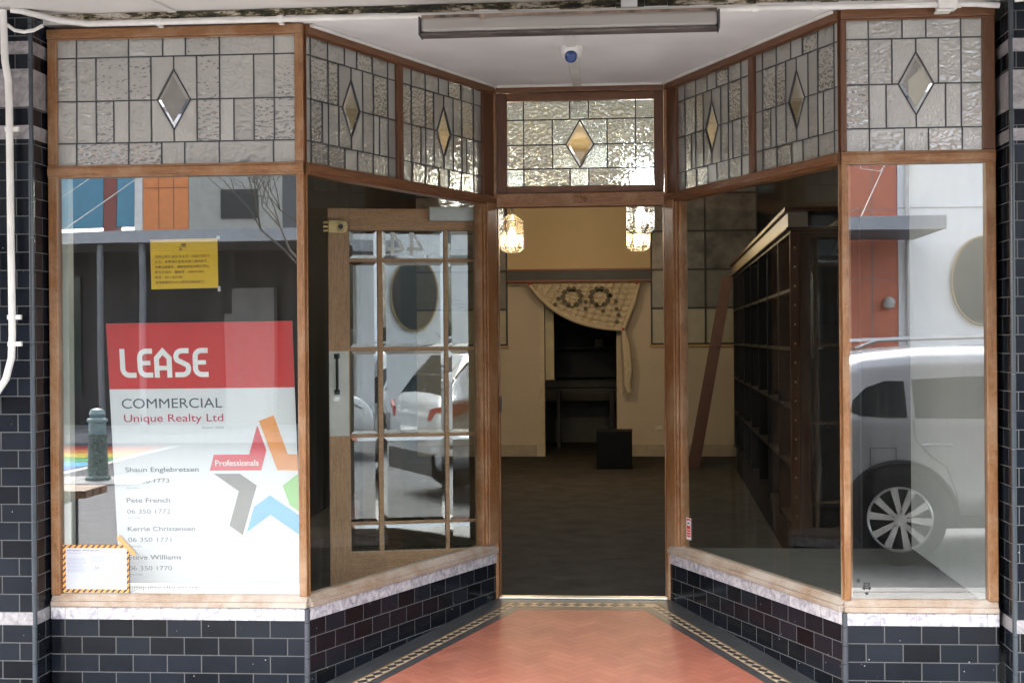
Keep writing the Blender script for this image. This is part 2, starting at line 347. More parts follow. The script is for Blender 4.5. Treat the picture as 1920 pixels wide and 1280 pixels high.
def lettering(name, s, size, mat, parent, origin, ax, up, align='LEFT', width=None, bold=0, depth=.0006):
    """text as real thin mesh; origin = baseline start, ax/up unit vectors"""
    cu = bpy.data.curves.new(name, 'FONT'); cu.body = s; cu.size = size; cu.align_x = align; cu.extrude = depth; cu.offset = bold
    to = bpy.data.objects.new(name, cu); COL.objects.link(to)
    bpy.context.view_layer.update()
    dg = bpy.context.evaluated_depsgraph_get()
    me = bpy.data.meshes.new_from_object(to.evaluated_get(dg)); bpy.data.objects.remove(to); bpy.data.curves.remove(cu)
    ax = Vector(ax).normalized(); up = Vector(up).normalized(); nn = ax.cross(up)
    xs = [v.co.x for v in me.vertices] or [0, 1]; x0, x1 = min(xs), max(xs); k = (width / (x1 - x0)) if width and x1 > x0 else 1
    xo = x0 if width and align == 'LEFT' else 0
    off = Vector(origin) - parent_loc(parent)
    for v in me.vertices:
        c = v.co.copy(); v.co = off + ax * ((c.x - xo) * k) + up * c.y + nn * c.z
    me.materials.clear(); me.materials.append(mat)
    o = bpy.data.objects.new(name, me); COL.objects.link(o); o.parent = parent
    return o

# ------------------------------------------------------------------ wall frames (plan)
class Frame:
    def __init__(s, P, Q):
        s.P = Vector((P[0], P[1], 0)); d = Vector((Q[0] - P[0], Q[1] - P[1], 0)); s.L = d.length; s.e = d.normalized(); s.n = Vector((s.e.y, -s.e.x, 0))
    def __call__(s, a, t, z): return s.P + s.e * a + s.n * t + Vector((0, 0, z))
    def box(s, mb, a0, a1, t0, t1, z0, z1, mi=0):
        mb.hexa([s(a0, t0, z0), s(a1, t0, z0), s(a1, t1, z0), s(a0, t1, z0), s(a0, t0, z1), s(a1, t0, z1), s(a1, t1, z1), s(a0, t1, z1)], mi)
    def prism(s, mb, pts, t0, t1, mi=0): mb.prism([s(a, t0, z) for a, z in pts], [s(a, t1, z) for a, z in pts], mi)
    def sheet(s, mb, a0, a1, t, z0, z1, mi=0, u0=0, v0=0):
        mb.poly([s(a0, t, z0), s(a1, t, z0), s(a1, t, z1), s(a0, t, z1)], mi, [(a0 + u0, z0 + v0), (a1 + u0, z0 + v0), (a1 + u0, z1 + v0), (a0 + u0, z1 + v0)])
L0, L1, R1, R0, L2, R2, DY = -2.3103, -1.1547, 1.1636, 1.8056, -.4718, .4718, 1.6601
FL = Frame((0, 0), (1, 0))                       # front walls: coordinate = world x
LR = Frame((L1, 0), (L2, DY)); RR = Frame((R2, DY), (R1, 0)); DF = Frame((0, DY), (1, DY))
ZMB, ZMT, ZG0, ZG1, ZR, ZL, ZH = .198, .2525, .305, 2.155, 2.208, 2.768, 2.812
def zf(y): return .068 * (y - DY)                # tiled entry slopes down to the street
def zg(y): return zf(max(y, -.16)) + (.03 * (y + .16) if y < -.16 else 0)

# ------------------------------------------------------------------ ground
def plan(mb, pts, dz, mi=0, uv=True):
    mb.poly([(x, y, zg(y) + dz) for x, y in pts], mi, [(x, y) for x, y in pts] if uv else None)
GR = {}
GR['grout'] = plain('floor_grout', (.16, .12, .10), .8)
GR['path'] = plain('footpath_concrete', (.31, .305, .30), .75, var=.18, scale=3, bump=.3, bscale=90)
GR['road'] = plain('asphalt', (.085, .085, .09), .8, var=.25, scale=5, bump=.5, bscale=120)
mb = MB()
plan(mb, [(-2.8, -.16), (2.4, -.16), (2.4, 0), (-2.8, 0)], -.004)
plan(mb, [(-1.3, 0), (1.3, 0), (.6, 1.7), (-.6, 1.7)], -.004)
struct(mb.build('entry_floor', GR['grout'], fix=False))
mb = MB()
for k in range(8):                                # concrete slabs with open joints
    for j in range(3):
        x0 = -12 + k * 3; y0 = -3.1 + j * .98
        plan(mb, [(x0 + .006, y0 + .006), (x0 + 2.994, y0 + .006), (x0 + 2.994, y0 + .974), (x0 + .006, y0 + .974)], 0)
struct(mb.build('footpath', GR['path'], fix=False))
mb = MB(); plan(mb, [(-12, -3.12), (12, -3.12), (12, -.16), (-12, -.16)], -.012)
struct(mb.build('footpath_base', GR['grout'], fix=False))
ZS = zg(-3.12)                                    # kerb line
mb = MB(); mb.box(-12, 12, -3.28, -3.12, ZS - .30, ZS + .002); struct(mb.build('kerb', GR['path'], bevel=.015))
ZRD = -.21
mb = MB(); mb.poly([(-90, -90, ZRD), (90, -90, ZRD), (90, -3.28, ZRD), (-90, -3.28, ZRD)])
mb.poly([(-90, -3.28, ZRD), (-12, -3.28, ZRD), (-12, 60, ZRD), (-90, 60, ZRD)]); mb.poly([(12, -3.28, ZRD), (90, -3.28, ZRD), (90, 60, ZRD), (12, 60, ZRD)])
struct(mb.build('road', GR['road'], fix=False))
# painted crossing in rainbow stripes
rb = [(.62, .05, .04), (.75, .25, .03), (.80, .60, .05), (.08, .42, .12), (.08, .45, .70), (.10, .18, .55), (.28, .12, .45)]
mb = MB()
for k in range(7):
    y1 = -15.6 + k * .72; mb.box(-13.5, -6.9, y1, y1 + .715, ZRD + .001, ZRD + .005, k)
rc = mb.build('painted_crossing', [plain('road_paint_%d' % k, tuple(.6 * q + .02 for q in c), .6, var=.1, scale=20) for k, c in enumerate(rb)]); struct(rc)
mb = MB(); mb.box(-6.85, -6.7, -15.6, -10.56, ZRD + .001, ZRD + .006); mb.box(-13.5, -5.4, -10.35, -10.2, ZRD + .001, ZRD + .006)
struct(mb.build('road_marking', plain('road_white', (.42, .42, .41), .6)))
mb = MB(); mb.box(-30, 30, -19.5, -16.3, ZRD, ZRD + .13); struct(mb.build('far_footpath', GR['path']))

# herringbone entry tiles
def offs(d):                                      # border polygon shrunk by d from the two side walls
    return d
def side_x(y, d, sgn):
    """x of the line parallel to the return wall at distance d into the entry"""
    k = (L2 - L1) / DY; x = (L1 + k * y) + d / .9245
    return x if sgn < 0 else -x + (R1 + L1)* (1 - y / DY)
Y0, YT = -.12, DY
mb = MB()
tl, tw, gp = .152, .0505, .0016
cols = [(.365, .122, .078), (.38, .132, .086), (.345, .112, .074), (.395, .142, .092), (.37, .127, .088)]
bm = bmesh.new()
c45 = math.cos(R(45))
def place(u, v, lu, lv):
    P = [(u + gp / 2, v + gp / 2), (u + lu - gp / 2, v + gp / 2), (u + lu - gp / 2, v + lv - gp / 2), (u + gp / 2, v + lv - gp / 2)]
    W = [((p - q) * c45, (p + q) * c45) for p, q in P]
    cx, cy_ = sum(p[0] for p in W) / 4, sum(p[1] for p in W) / 4
    if not (-1.4 < cx < 1.4 and -.3 < cy_ < 1.8): return
    f = bm.faces.new([bm.verts.new((x, y, 0)) for x, y in W]); f.material_index = random.choice((0, 0, 1, 1, 2, 3, 4))
n = 3
for a in range(-24, 25):
    for b in range(-60, 61):
        # herringbone lattice of n:1 bricks
        u = (b + 0) * tw + a * n * tw; v = b * tw - a * n * tw
        place(u, v, tl, tw); place(u + 0 * tw, v + tw, tw, tl)
dB = .218
def cut(co, no):
    bmesh.ops.bisect_plane(bm, geom=bm.verts[:] + bm.edges[:] + bm.faces[:], plane_co=co, plane_no=no, clear_outer=True)
pa, pb = Vector((side_x(0, dB, -1), 0, 0)), Vector((side_x(1, dB, -1), 1, 0)); d_ = (pb - pa); cut(pa, (-d_.y, d_.x, 0))
pa, pb = Vector((side_x(0, dB, 1), 0, 0)), Vector((side_x(1, dB, 1), 1, 0)); d_ = (pb - pa); cut(pa, (d_.y, -d_.x, 0))
cut((0, DY - .24, 0), (0, 1, 0)); cut((0, -.1, 0), (0, -1, 0))
for v in bm.verts: v.co.z = zg(v.co.y) + .002
me = bpy.data.meshes.new('herringbone_paving'); bm.to_mesh(me); bm.free()
for k, c in enumerate(cols): me.materials.append(plain('clay_tile_%d' % k, c, .45, spec=.4, var=.17, scale=3.2, bump=.12, bscale=25))
hp = bpy.data.objects.new('herringbone_paving', me); COL.objects.link(hp); struct(hp)
# border bands
mb = MB()
def band(d0, d1, mi, t0, t1, dz):
    for sg in (-1, 1):
        plan(mb, [(side_x(-.1, d0, sg), -.1), (side_x(-.1, d1, sg), -.1), (side_x(DY - t1, d1, sg), DY - t1), (side_x(DY - t0, d0, sg), DY - t0)][::-sg], dz, mi)
    plan(mb, [(side_x(DY - t0, d0, -1), DY - t0), (side_x(DY - t1, d1, -1), DY - t1), (side_x(DY - t1, d1, 1), DY - t1), (side_x(DY - t0, d0, 1), DY - t0)], dz, mi)
band(0, .104, 0, 0, .085, .002); band(.107, .112, 1, .088, .092, .0025); band(.115, .168, 2, .095, .175, .0022); band(.171, .215, 0, .178, .237, .002)
# black lozenges on the cream band
for sg in (-1, 1):
    k = (L2 - L1) / DY; ln = math.hypot(1, k); y = -.08; st = .062
    while y < DY - .15:
        def pt(dy, dd): yy = y + dy; return (side_x(yy, dd, sg), yy)
        h = st / ln / 2
        plan(mb, [pt(-h * .98, .1415), pt(0, .1165), pt(h * .98, .1415), pt(0, .1665)][::sg], .0035, 3); y += 2 * h
x = -.36
while x < .36:
    plan(mb, [(x - .033, DY - .135), (x, DY - .172), (x + .033, DY - .135), (x, DY - .098)], .0035, 3); x += .067
bd = mb.build('mosaic_border', [plain('slate_tile', (.055, .058, .062), .4, var=.25, scale=9), plain('ochre_line', (.30, .20, .10), .5), plain('cream_mosaic', (.52, .40, .26), .5, var=.2, scale=30), plain('black_mosaic', (.03, .03, .035), .4)], fix=False); struct(bd)
for p in bd.data.polygons: pass

# ------------------------------------------------------------------ tiled walls
def riser(fr, a0, a1, label, u0=0., end0=False, end1=False):
    base = fr((a0 + a1) / 2, 0, -.3)
    th = thing('tiled_wall', label, 'tiled wall', base)
    mb = MB(); fr.sheet(mb, a0, a1, 0, -.3, ZMB, u0=u0, v0=-ZMB + .0783 * 8 - .001); fr.sheet(mb, a0, a1, -.09, -.3, ZMT, 0)
    mb.build('tile_face', MT['tile'], th, fix=False)
    mb = MB(); fr.sheet(mb, a0, a1, .003, ZMB, ZMT, u0=u0 * .3)
    mb.poly([fr(a0, .003, ZMT), fr(a1, .003, ZMT), fr(a1, -.06, ZMT), fr(a0, -.06, ZMT)], 0, [(a0, 0), (a1, 0), (a1, .06), (a0, .06)])
    mb.poly([fr(a0, 0, ZMB), fr(a1, 0, ZMB), fr(a1, .003, ZMB), fr(a0, .003, ZMB)], 0, [(a0, 0), (a1, 0), (a1, .06), (a0, .06)])
    mb.build('marble_band', MT['marble'], th, fix=False)
    return th
tw1 = riser(FL, L0, L1 - .012, 'low black tiled wall with marble band under the lease sign window', u0=-(L1 - .012) % .1545)
tw2 = riser(LR, .012, LR.L, 'low black tiled wall with marble band on the left side of the entry', u0=.015)
tw3 = riser(RR, 0, RR.L - .012, 'low black tiled wall with marble band on the right side of the entry', u0=.08)
tw4 = riser(FL, R1 + .012, R0, 'low black tiled wall with marble band under the right front window', u0=-(R1 + .012) % .1545)
for th, P in ((tw1, (L1 - .004, .008)), (tw4, (R1 + .004, .008))):       # black bullnose corner tiles
    mb = MB()
    zz = -.28
    while zz < ZMT - .01:
        z1 = min(zz + .076, ZMT - .003); mb.tube([(P[0], P[1], zz), (P[0], P[1], z1)], .0135, 14); zz += .0783
    mb.build('corner_trim', plain('corner_tile', (.05, .055, .065), .2), th, smooth=True)
def pier(x0, x1, sgn, label, bands):
    """front face at y=-.14, inner return face at x = inner"""
    th = thing('tiled_pier', label, 'pier', ((x0 + x1) / 2, -.1, -.3))
    xi = x1 if sgn < 0 else x0; segs = []; z = ZMT
    segs.append((-.3, ZMB, 't')); segs.append((ZMB, ZMT, 'm'))
    for (a, b) in bands: segs.append((z, a, 't')); segs.append((a, b, 'm')); z = b
    segs.append((z, 3.1, 't'))
    mt, mm = MB(), MB()
    FP = Frame((0, -.14), (1, -.14)); FI = Frame((xi, -.14), (xi, .1)) if sgn < 0 else Frame((xi, .1), (xi, -.14))
    for a, b, k in segs:
        q = mt if k == 't' else mm; t = 0 if k == 't' else .002
        v0 = (-ZMB if b <= ZMB + .01 else -ZMT) + .0783 * 8
        e = .012
        if sgn < 0:
            FP.sheet(q, x0, x1 - e, t, a, b, v0=v0); FI.sheet(q, e, .24, t, a, b, v0=v0, u0=.05)
        else:
            FP.sheet(q, x0 + e, x1, t, a, b, v0=v0); FI.sheet(q, 0, .24 - e, t, a, b, v0=v0, u0=.05)
    mt.build('tile_face', MT['tile'], th, fix=False); mm.build('marble_band', MT['marble_d'], th, fix=False)
    mb = MB(); zz = -.28
    while zz < 3.05:
        mb.tube([(xi + sgn * .011, -.129, zz), (xi + sgn * .011, -.129, zz + .1525)], .0125, 14); zz += .1545
    mb.build('corner_trim', plain('corner_tile_tall', (.045, .055, .065), .18), th, smooth=True)
    return th
pier(-3.4, -2.322, -1, 'tall black tiled pier with marble bands carrying the white pipe, left edge', [(2.31, 2.37), (2.45, 2.615), (2.68, 2.735)])
pier(1.828, 2.9, 1, 'tall black tiled pier with marble bands at the right edge', [(2.225, 2.275), (2.355, 2.515), (2.59, 2.645)])

# ------------------------------------------------------------------ windows
H1, H2, H3 = 2.685, 2.4925, 2.306
def leaded(fr, parent, a0, a1, top, full, mid, low, bot, dc, dw, t=-.012, zt=ZL, zb=ZR, dz=(2.628, 2.360), hs=None, up_only=()):
    """one leaded light: textured panes (slots 0 hammered 1 rippled), lead cames, bevelled diamond"""
    h1, h2, h3 = hs or (H1, H2, H3)
    g = MB(); th = .004
    def pane(pts, mi): fr.prism(g, pts, t - th, t, mi)
    def row(vs, z0, z1, pat):
        xs = [a0] + list(vs) + [a1]
        for i in range(len(xs) - 1):
            pane([(xs[i] + .002, z0 + .002), (xs[i + 1] - .002, z0 + .002), (xs[i + 1] - .002, z1 - .002), (xs[i] + .002, z1 - .002)], pat(i, len(xs) - 1))
    alt = lambda i, n: 1 if (i in (0, n - 1) or i == n // 2 and n % 2) else 0
    row(top, h1, zt, alt); row(bot, zb, h3, alt)
    m = sorted(full + mid)
    def half(vs, z0, z1, up):
        xs = [a0] + sorted(vs) + [a1]; li = max(x for x in xs if x < dc - dw * .8); ri = min(x for x in xs if x > dc + dw * .8)
        for i in range(len(xs) - 1):
            p, q = xs[i], xs[i + 1]
            if abs(p - li) < .004 and abs(q - ri) < .004:
                if up:
                    pane([(p, z0), (dc - dw, z0), (dc, dz[0]), (dc, z1), (p, z1)], 1); pane([(q, z1), (dc, z1), (dc, dz[0]), (dc + dw, z0), (q, z0)], 1)
                else:
                    pane([(p, z0), (dc, z0), (dc, dz[1]), (dc - dw, z1), (p, z1)], 1); pane([(q, z1), (dc + dw, z1), (dc, dz[1]), (dc, z0), (q, z0)], 1)
            else: pane([(p + .002, z0 + .002), (q - .002, z0 + .002), (q - .002, z1 - .002), (p + .002, z1 - .002)], 1 if (q - p) < .075 else 0)
    half(m + list(up_only), h2, h1, True); half([x for x in m + low], h3, h2, False)
    gp_ = g.build('textured_glass', [MT['ham'], MT['rip']] if fr is FL else [MT['ham2'], MT['rip2']] if fr is DF else [MT['ham3'], MT['rip3']], parent)
    c = MB(); w_ = .0028
    def vl(x, z0, z1): fr.box(c, x - w_, x + w_, t - .007, t + .003, z0, z1)
    def hl(z, x0, x1): fr.box(c, x0, x1, t - .0065, t + .0025, z - w_, z + w_)
    for z in (h1, h3): hl(z, a0, a1)
    hl(h2, a0, dc - dw); hl(h2, dc + dw, a1)
    for x in top: vl(x, h1, zt)
    for x in bot: vl(x, zb, h3)
    for x in m: vl(x, h3, h1)
    for x in low: vl(x, h3, h2)
    for x in up_only: vl(x, h2, h1)
    vl(dc, dz[0], h1); vl(dc, h3, dz[1])
    D = [(dc, dz[1]), (dc + dw, h2), (dc, dz[0]), (dc - dw, h2)]
    for i in range(4):
        p, q = Vector(D[i]), Vector(D[(i + 1) % 4]); d = (q - p).normalized(); nn = Vector((-d.y, d.x)) * w_
        fr.prism(c, [tuple(p + nn), tuple(p - nn), tuple(q - nn), tuple(q + nn)], t - .0075, t + .0035)
    c.build('lead_came', MT['lead'], gp_)
    dm = MB(); cx, cz = dc, h2; k = .76
    I = [(cx + (a - cx) * k, cz + (b - cz) * k) for a, b in D]
    for i in range(4):
        a, b = D[i], D[(i + 1) % 4]; e, f = I[(i + 1) % 4], I[i]
        dm.poly([fr(a[0], t - .001, a[1]), fr(b[0], t - .001, b[1]), fr(e[0], t + .004, e[1]), fr(f[0], t + .004, f[1])], 1)
    dm.poly([fr(a, t + .004, b) for a, b in I], 0); dm.poly([fr(a, t - .004, b) for a, b in reversed(D)], 0)
    dm.build('diamond_pane', [MT['clearlead'], MT['bevel_edge']], gp_, fix=False)
    return gp_

def vpost(fr, mb, a0, a1, z0, z1, t0=-.05, t1=.0, mi=0):
    """moulded upright: body, raised bead"""
    fr.box(mb, a0, a1, t0, t1, z0, z1, mi)
def frame_set(fr, label, a0, a1, g0, g1, ug0, ug1, mull=None, red_top=True, glassm='glass', gdepth=-.022):
    """window of one wall: a0..a1 overall, g0..g1 lower glass, ug0..ug1 upper glass"""
    th = thing('display_window', label, 'window', fr((a0 + a1) / 2, 0, ZMT))
    lo = MB()
    e = .0015
    # jamb uprights lower, with inner bead step
    for (x0, x1, s) in ((a0, g0, 1), (g1, a1, -1)):
        wd = x1 - x0
        fr.box(lo, x0, x1, -.055, -.006 if wd > .05 else .004, ZG0 - .002, ZR - .003)
        if wd > .05:
            q0, q1 = (x0, x1 - .014) if s > 0 else (x0 + .014, x1)
            fr.box(lo, q0, q1, -.0055, .008, ZG0 - .001, ZR - .004)
            r0, r1 = (x0, x1 - .030) if s > 0 else (x0 + .030, x1)
            if abs(r1 - r0) > .02: fr.box(lo, r0, r1, .0082, .016, ZG0 - .001, ZR - .004)
    lo.build('upright', MT['w_v'], th, bevel=.004)
    ra = MB()
    fr.box(ra, a0, a1, -.058, .010, ZG1, ZR); fr.box(ra, a0 + e, a1 - e, .0105, .018, ZG1 + .010, ZR - .012)
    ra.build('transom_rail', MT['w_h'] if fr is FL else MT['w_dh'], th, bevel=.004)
    si = MB()
    fr.prism(si, [(a0, ZMT + .001), (a1, ZMT + .001), (a1, ZMT + .026), (a0, ZMT + .026)], -.055, .016)
    n0 = len(si.v)
    P = [fr(a0, .010, ZMT + .0265), fr(a1, .010, ZMT + .0265), fr(a1, -.05, ZMT + .0265), fr(a0, -.05, ZMT + .0265), fr(a0, -.012, ZG0 + .003), fr(a1, -.012, ZG0 + .003), fr(a1, -.05, ZG0 + .003), fr(a0, -.05, ZG0 + .003)]
    si.hexa(P); si.build('sill', MT['w_s'], th, bevel=.004)
    up = MB()
    for (x0, x1) in ((a0, ug0), (ug1, a1)) + (((mull[0], mull[1]),) if mull else ()):
        fr.box(up, x0, x1, -.045, .004, ZR + .001, ZL + .003)
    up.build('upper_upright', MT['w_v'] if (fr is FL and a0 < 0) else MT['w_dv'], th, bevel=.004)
    hd = MB(); fr.box(hd, a0, a1, -.05, .012, ZL + .002, ZH); fr.box(hd, a0 + e, a1 - e, -.004, .005, ZL - .006, ZL + .0018)
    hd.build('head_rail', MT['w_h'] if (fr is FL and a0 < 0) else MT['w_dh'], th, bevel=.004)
    g = MB(); fr.box(g, g0 - .004, g1 + .004, gdepth - .005, gdepth, ZG0 - .003, ZG1 + .004)
    g.build('glass_pane', MT[glassm], th)
    return th
wLF = frame_set(FL, 'left front shop window holding the red and white lease sign', L0 + .001, L1, -2.268, -1.188, -2.266, -1.193)
leaded(FL, wLF, -2.268, -1.195, [-2.179, -1.942, -1.787, -1.684, -1.531, -1.287], [-2.180, -1.942, -1.531, -1.287], [-2.091, -1.841, -1.634, -1.378], [-2.011, -1.468], [-2.182, -1.945, -1.795, -1.691, -1.535, -1.292], -1.738, .0755)
wRF = frame_set(FL, 'narrow right front shop window mirroring a parked silver car', R1, R0 - .001, 1.193, 1.762, 1.188, 1.752)
leaded(FL, wRF, 1.186, 1.754, [1.282, 1.423, 1.522, 1.666], [1.283, 1.667], [], [1.355, 1.602], [1.284, 1.43, 1.530, 1.670], 1.4795, .0745, up_only=(1.38, 1.573))
wLR = frame_set(LR, 'angled left window of the entry with the open glazed door behind it', .018, LR.L - .004, .020, 1.655, .020, 1.668, mull=(.785, .838), glassm='glassR')
TOPA = [.071, .207, .342, .446, .581, .717]
FULA = [.071, .209, .587, .717]; MIDA = [.293, .494]; LOWA = [.162, .638]
def off(l, d): return [x + d for x in l]
def mir(l, L=RR.L): return sorted(L - x for x in l)
leaded(LR, wLR, .020, .785, TOPA, FULA, MIDA, LOWA, TOPA, .3965, .0735)
leaded(LR, wLR, .838, 1.668, off(TOPA, .866), off(FULA, .866), off(MIDA, .866), off(LOWA, .866), off(TOPA, .866), 1.262, .0725)
wRR = frame_set(RR, 'angled right window of the entry with dark shelving behind it', .004, RR.L - .018, RR.L - 1.655, RR.L - .020, RR.L - 1.668, RR.L - .020, mull=(RR.L - .838, RR.L - .785), glassm='glassR')
leaded(RR, wRR, RR.L - .785, RR.L - .020, mir(TOPA), mir(FULA), mir(MIDA), mir(LOWA), mir(TOPA), RR.L - .3965, .0735)
leaded(RR, wRR, RR.L - 1.668, RR.L - .838, mir(off(TOPA, .866)), mir(off(FULA, .866)), mir(off(MIDA, .866)), mir(off(LOWA, .866)), mir(off(TOPA, .866)), RR.L - 1.262, .0725)

# entrance frame and top light over the door
ent = thing('entrance_frame', 'wooden doorway frame with a leaded top light above the open entrance', 'door frame', (0, DY, 0))
mb = MB()
for s in (-1, 1):
    mb.box(s * .460, s * .492, DY - .012, DY + .09, .0, 2.80); mb.box(s * .452, s * .4598, DY + .03, DY + .088, .0, 2.146)
mb.build('jamb', MT['w_v'], ent, bevel=.004)
mb = MB(); mb.box(-.4595, .4595, DY - .014, DY + .08, 2.1475, 2.221); mb.build('lintel', MT['w_h'], ent, bevel=.004)
mb = MB()
for k in range(16):
    a = k * math.pi / 8; r = .016 if k % 2 else .024
    mb.tube([(.0 + 1.7 * r * math.cos(a), DY - .0165, 2.184 + r * math.sin(a) * .9), (.0 + .8 * r * math.cos(a), DY - .0175, 2.184 + r * .4 * math.sin(a))], [.0055, .003], 6)
mb.lathe((0, DY - .0145, 2.184), [(.014, 0), (.012, -.004), (.004, -.006)], 'y', 14)
mb.build('carved_rosette', MT['w_h'], ent, smooth=True)
mb = MB(); mb.box(-.4592, .4592, DY - .008, DY + .07, 2.776, 2.811); mb.build('head', MT['w_dh'], ent, bevel=.003)
sash = MB()
sash.box(-.457, -.401, DY + .012, DY + .055, 2.2225, 2.774); sash.box(.405, .457, DY + .012, DY + .055, 2.2225, 2.774)
s2 = MB(); s2.box(-.4008, .4048, DY + .0105, DY + .054, 2.2225, 2.262); s2.box(-.4008, .4048, DY + .0105, DY + .054, 2.729, 2.774)
tsash = sash.build('toplight_stile', MT['w_dv'], ent, bevel=.004); s2.build('toplight_rail', MT['w_dh'], ent, bevel=.004)
leaded(DF, ent, -.401, .405, [-.309, -.055, .048, .306], [-.309, .306], [-.151, .150], [], [-.309, -.055, .048, .306], .0, .076, t=-.030, zt=2.729, zb=2.262, dz=(2.624, 2.363), hs=(2.628, 2.490, 2.358))
mb = MB(); mb.box(-.4595, .4595, DY - .02, DY + .05, .001, .010); mb.build('threshold_strip', MT['alu'], ent, bevel=.003)
mb = MB(); mb.box(-.4515, -.444, DY + .02, DY + .05, 1.02, 1.11); mb.build('strike_plate', MT['black'], ent, bevel=.002)

# ------------------------------------------------------------------ the open glazed door
PH = R(194); DX, DYY = -.47, 1.70
dr = Frame((DX, DYY), (DX + math.cos(PH), DYY + math.sin(PH)))       # s from hinge to free edge; n = away from the street
door = thing('glazed_door', 'wooden door with fifteen bevelled panes folded back open behind the left entry window', 'door', (DX, DYY, .01))
T0, T1 = -.0, -.042        # street side face is at t = -.042 (negative n)
dr.n = -dr.n if dr.n.y > 0 else dr.n
mbv, mbh = MB(), MB()
T0, T1 = -.040, 0.0
dr.box(mbv, .008, .120, T0, T1, .012, 2.142); dr.box(mbv, .806, .920, T0, T1, .012, 2.142)
dr.box(mbh, .1205, .8055, T0 + .001, T1 - .001, .012, .272); dr.box(mbh, .1205, .8055, T0 + .001, T1 - .001, 2.024, 2.141)
zrows = [(.272, .418), (.433, .895), (.911, 1.367), (1.384, 1.852), (1.868, 2.024)]; scols = [(.120, .266), (.288, .627), (.653, .806)]
mbv.build('stile', MT['w_door'], door, bevel=.003); mbh.build('rail', MT['w_doorh'], door, bevel=.003)
mg = MB()
for (a, b) in ((.266, .288), (.627, .653)):
    dr.box(mg, a, b, T0 + .006, T1 - .004, .2725, 2.0235)
for i in range(4): 
    za, zb = zrows[i][1], zrows[i + 1][0]
    for c0, c1 in scols: dr.box(mg, c0 + .0005, c1 - .0005, T0 + .0065, T1 - .0045, za, zb)
mg.build('glazing_bar', MT['w_doorh'], door, bevel=.003)
for c0, c1 in scols:
    for z0, z1 in zrows:
        g = MB(); bw = .020; t = T1 - .014
        O = [(c0, z0), (c1, z0), (c1, z1), (c0, z1)]; I = [(c0 + bw, z0 + bw), (c1 - bw, z0 + bw), (c1 - bw, z1 - bw), (c0 + bw, z1 - bw)]
        for i in range(4):
            a, b, e, f = O[i], O[(i + 1) % 4], I[(i + 1) % 4], I[i]
            g.poly([dr(a[0], t - .0015, a[1]), dr(b[0], t - .0015, b[1]), dr(e[0], t + .0015, e[1]), dr(f[0], t + .0015, f[1])], 1)
        g.poly([dr(a, t + .0015, b) for a, b in I], 0)
        g.build('bevelled_pane', [MT['bevel'], MT['bevel_edge']], door, fix=False)
plate = MB(); dr.box(plate, .812, .919, T1 + .0005, T1 + .003, .905, 1.366); pl = plate.build('push_plate', plain('painted_plate', (.72, .71, .66), .45, var=.08, scale=12), door, bevel=.001)
h = MB()
dr.box(h, .862, .892, T1 + .003, T1 + .009, 1.325, 1.352); dr.box(h, .862, .892, T1 + .003, T1 + .009, 1.132, 1.158)
h.tube([dr(.877, T1 + .008, 1.338), dr(.877, T1 + .036, 1.325), dr(.877, T1 + .042, 1.245), dr(.877, T1 + .036, 1.16), dr(.877, T1 + .008, 1.146)], [.009, .007, .008, .007, .009], 10)
h.build('pull_handle', MT['black'], door, smooth=True)
h = MB(); cpt = dr(.880, T1 + .003, 1.108); h.tube([cpt, cpt + dr.n * .006], .017, 18); h.build('lock_cylinder', MT['steel'], door, smooth=True)
h = MB(); dr.box(h, .838, .918, T1 + .0005, T1 + .030, 2.005, 2.073); q = dr(.845, T1 + .0005, 2.039); h.tube([q, q + dr.n * .0295], .0338, 20)
for zz in (2.012, 2.034, 2.056): dr.box(h, .9185, .945, T1 + .004, T1 + .026, zz, zz + .012)
nl = h.build('night_latch', MT['brass'], door, bevel=.002)
h = MB(); q = dr(.852, T1 + .030, 2.039); h.tube([q, q + dr.n * .012], .013, 14); h.build('latch_knob', MT['black'], nl, smooth=True)
h = MB(); dr.box(h, .118, .372, T1 + .001, T1 + .052, 2.073, 2.148); h.build('door_closer', plain('closer_body', (.70, .72, .70), .4, var=.05), door, bevel=.006)
h = MB(); h.tube([dr(.20, T1 + .03, 2.149), dr(.13, T1 + .09, 2.165), dr(.03, T1 + .05, 2.172)], .007, 8); h.build('closer_arm', MT['steel'], door, smooth=True)
frost = plain('frosted_digit', (.92, .93, .93), .7)
# house number, read from the street side when the door is shut (mirrored from this side)
tt = T1 - .010
mb = MB()
def dg4(a0, sgn):
    # figure 4 seen from behind: sgn mirrors it
    f = lambda a, z: (a0 + sgn * a, z)
    for P in ([f(.055, 1.884), f(.075, 1.884), f(.075, 2.012), f(.055, 2.012)], [f(0, 1.912), f(.0548, 1.912), f(.0548, 1.930), f(0, 1.930)], [f(.0752, 1.912), f(.090, 1.912), f(.090, 1.930), f(.0752, 1.930)], [f(0, 1.9302), f(.020, 1.9302), f(.0548, 1.990), f(.0548, 2.012)]):
        dr.prism(mb, P, tt, tt + .0008)
dg4(.400, 1); dg4(.505, 1)
mb.build('house_number', frost, door, split=False)

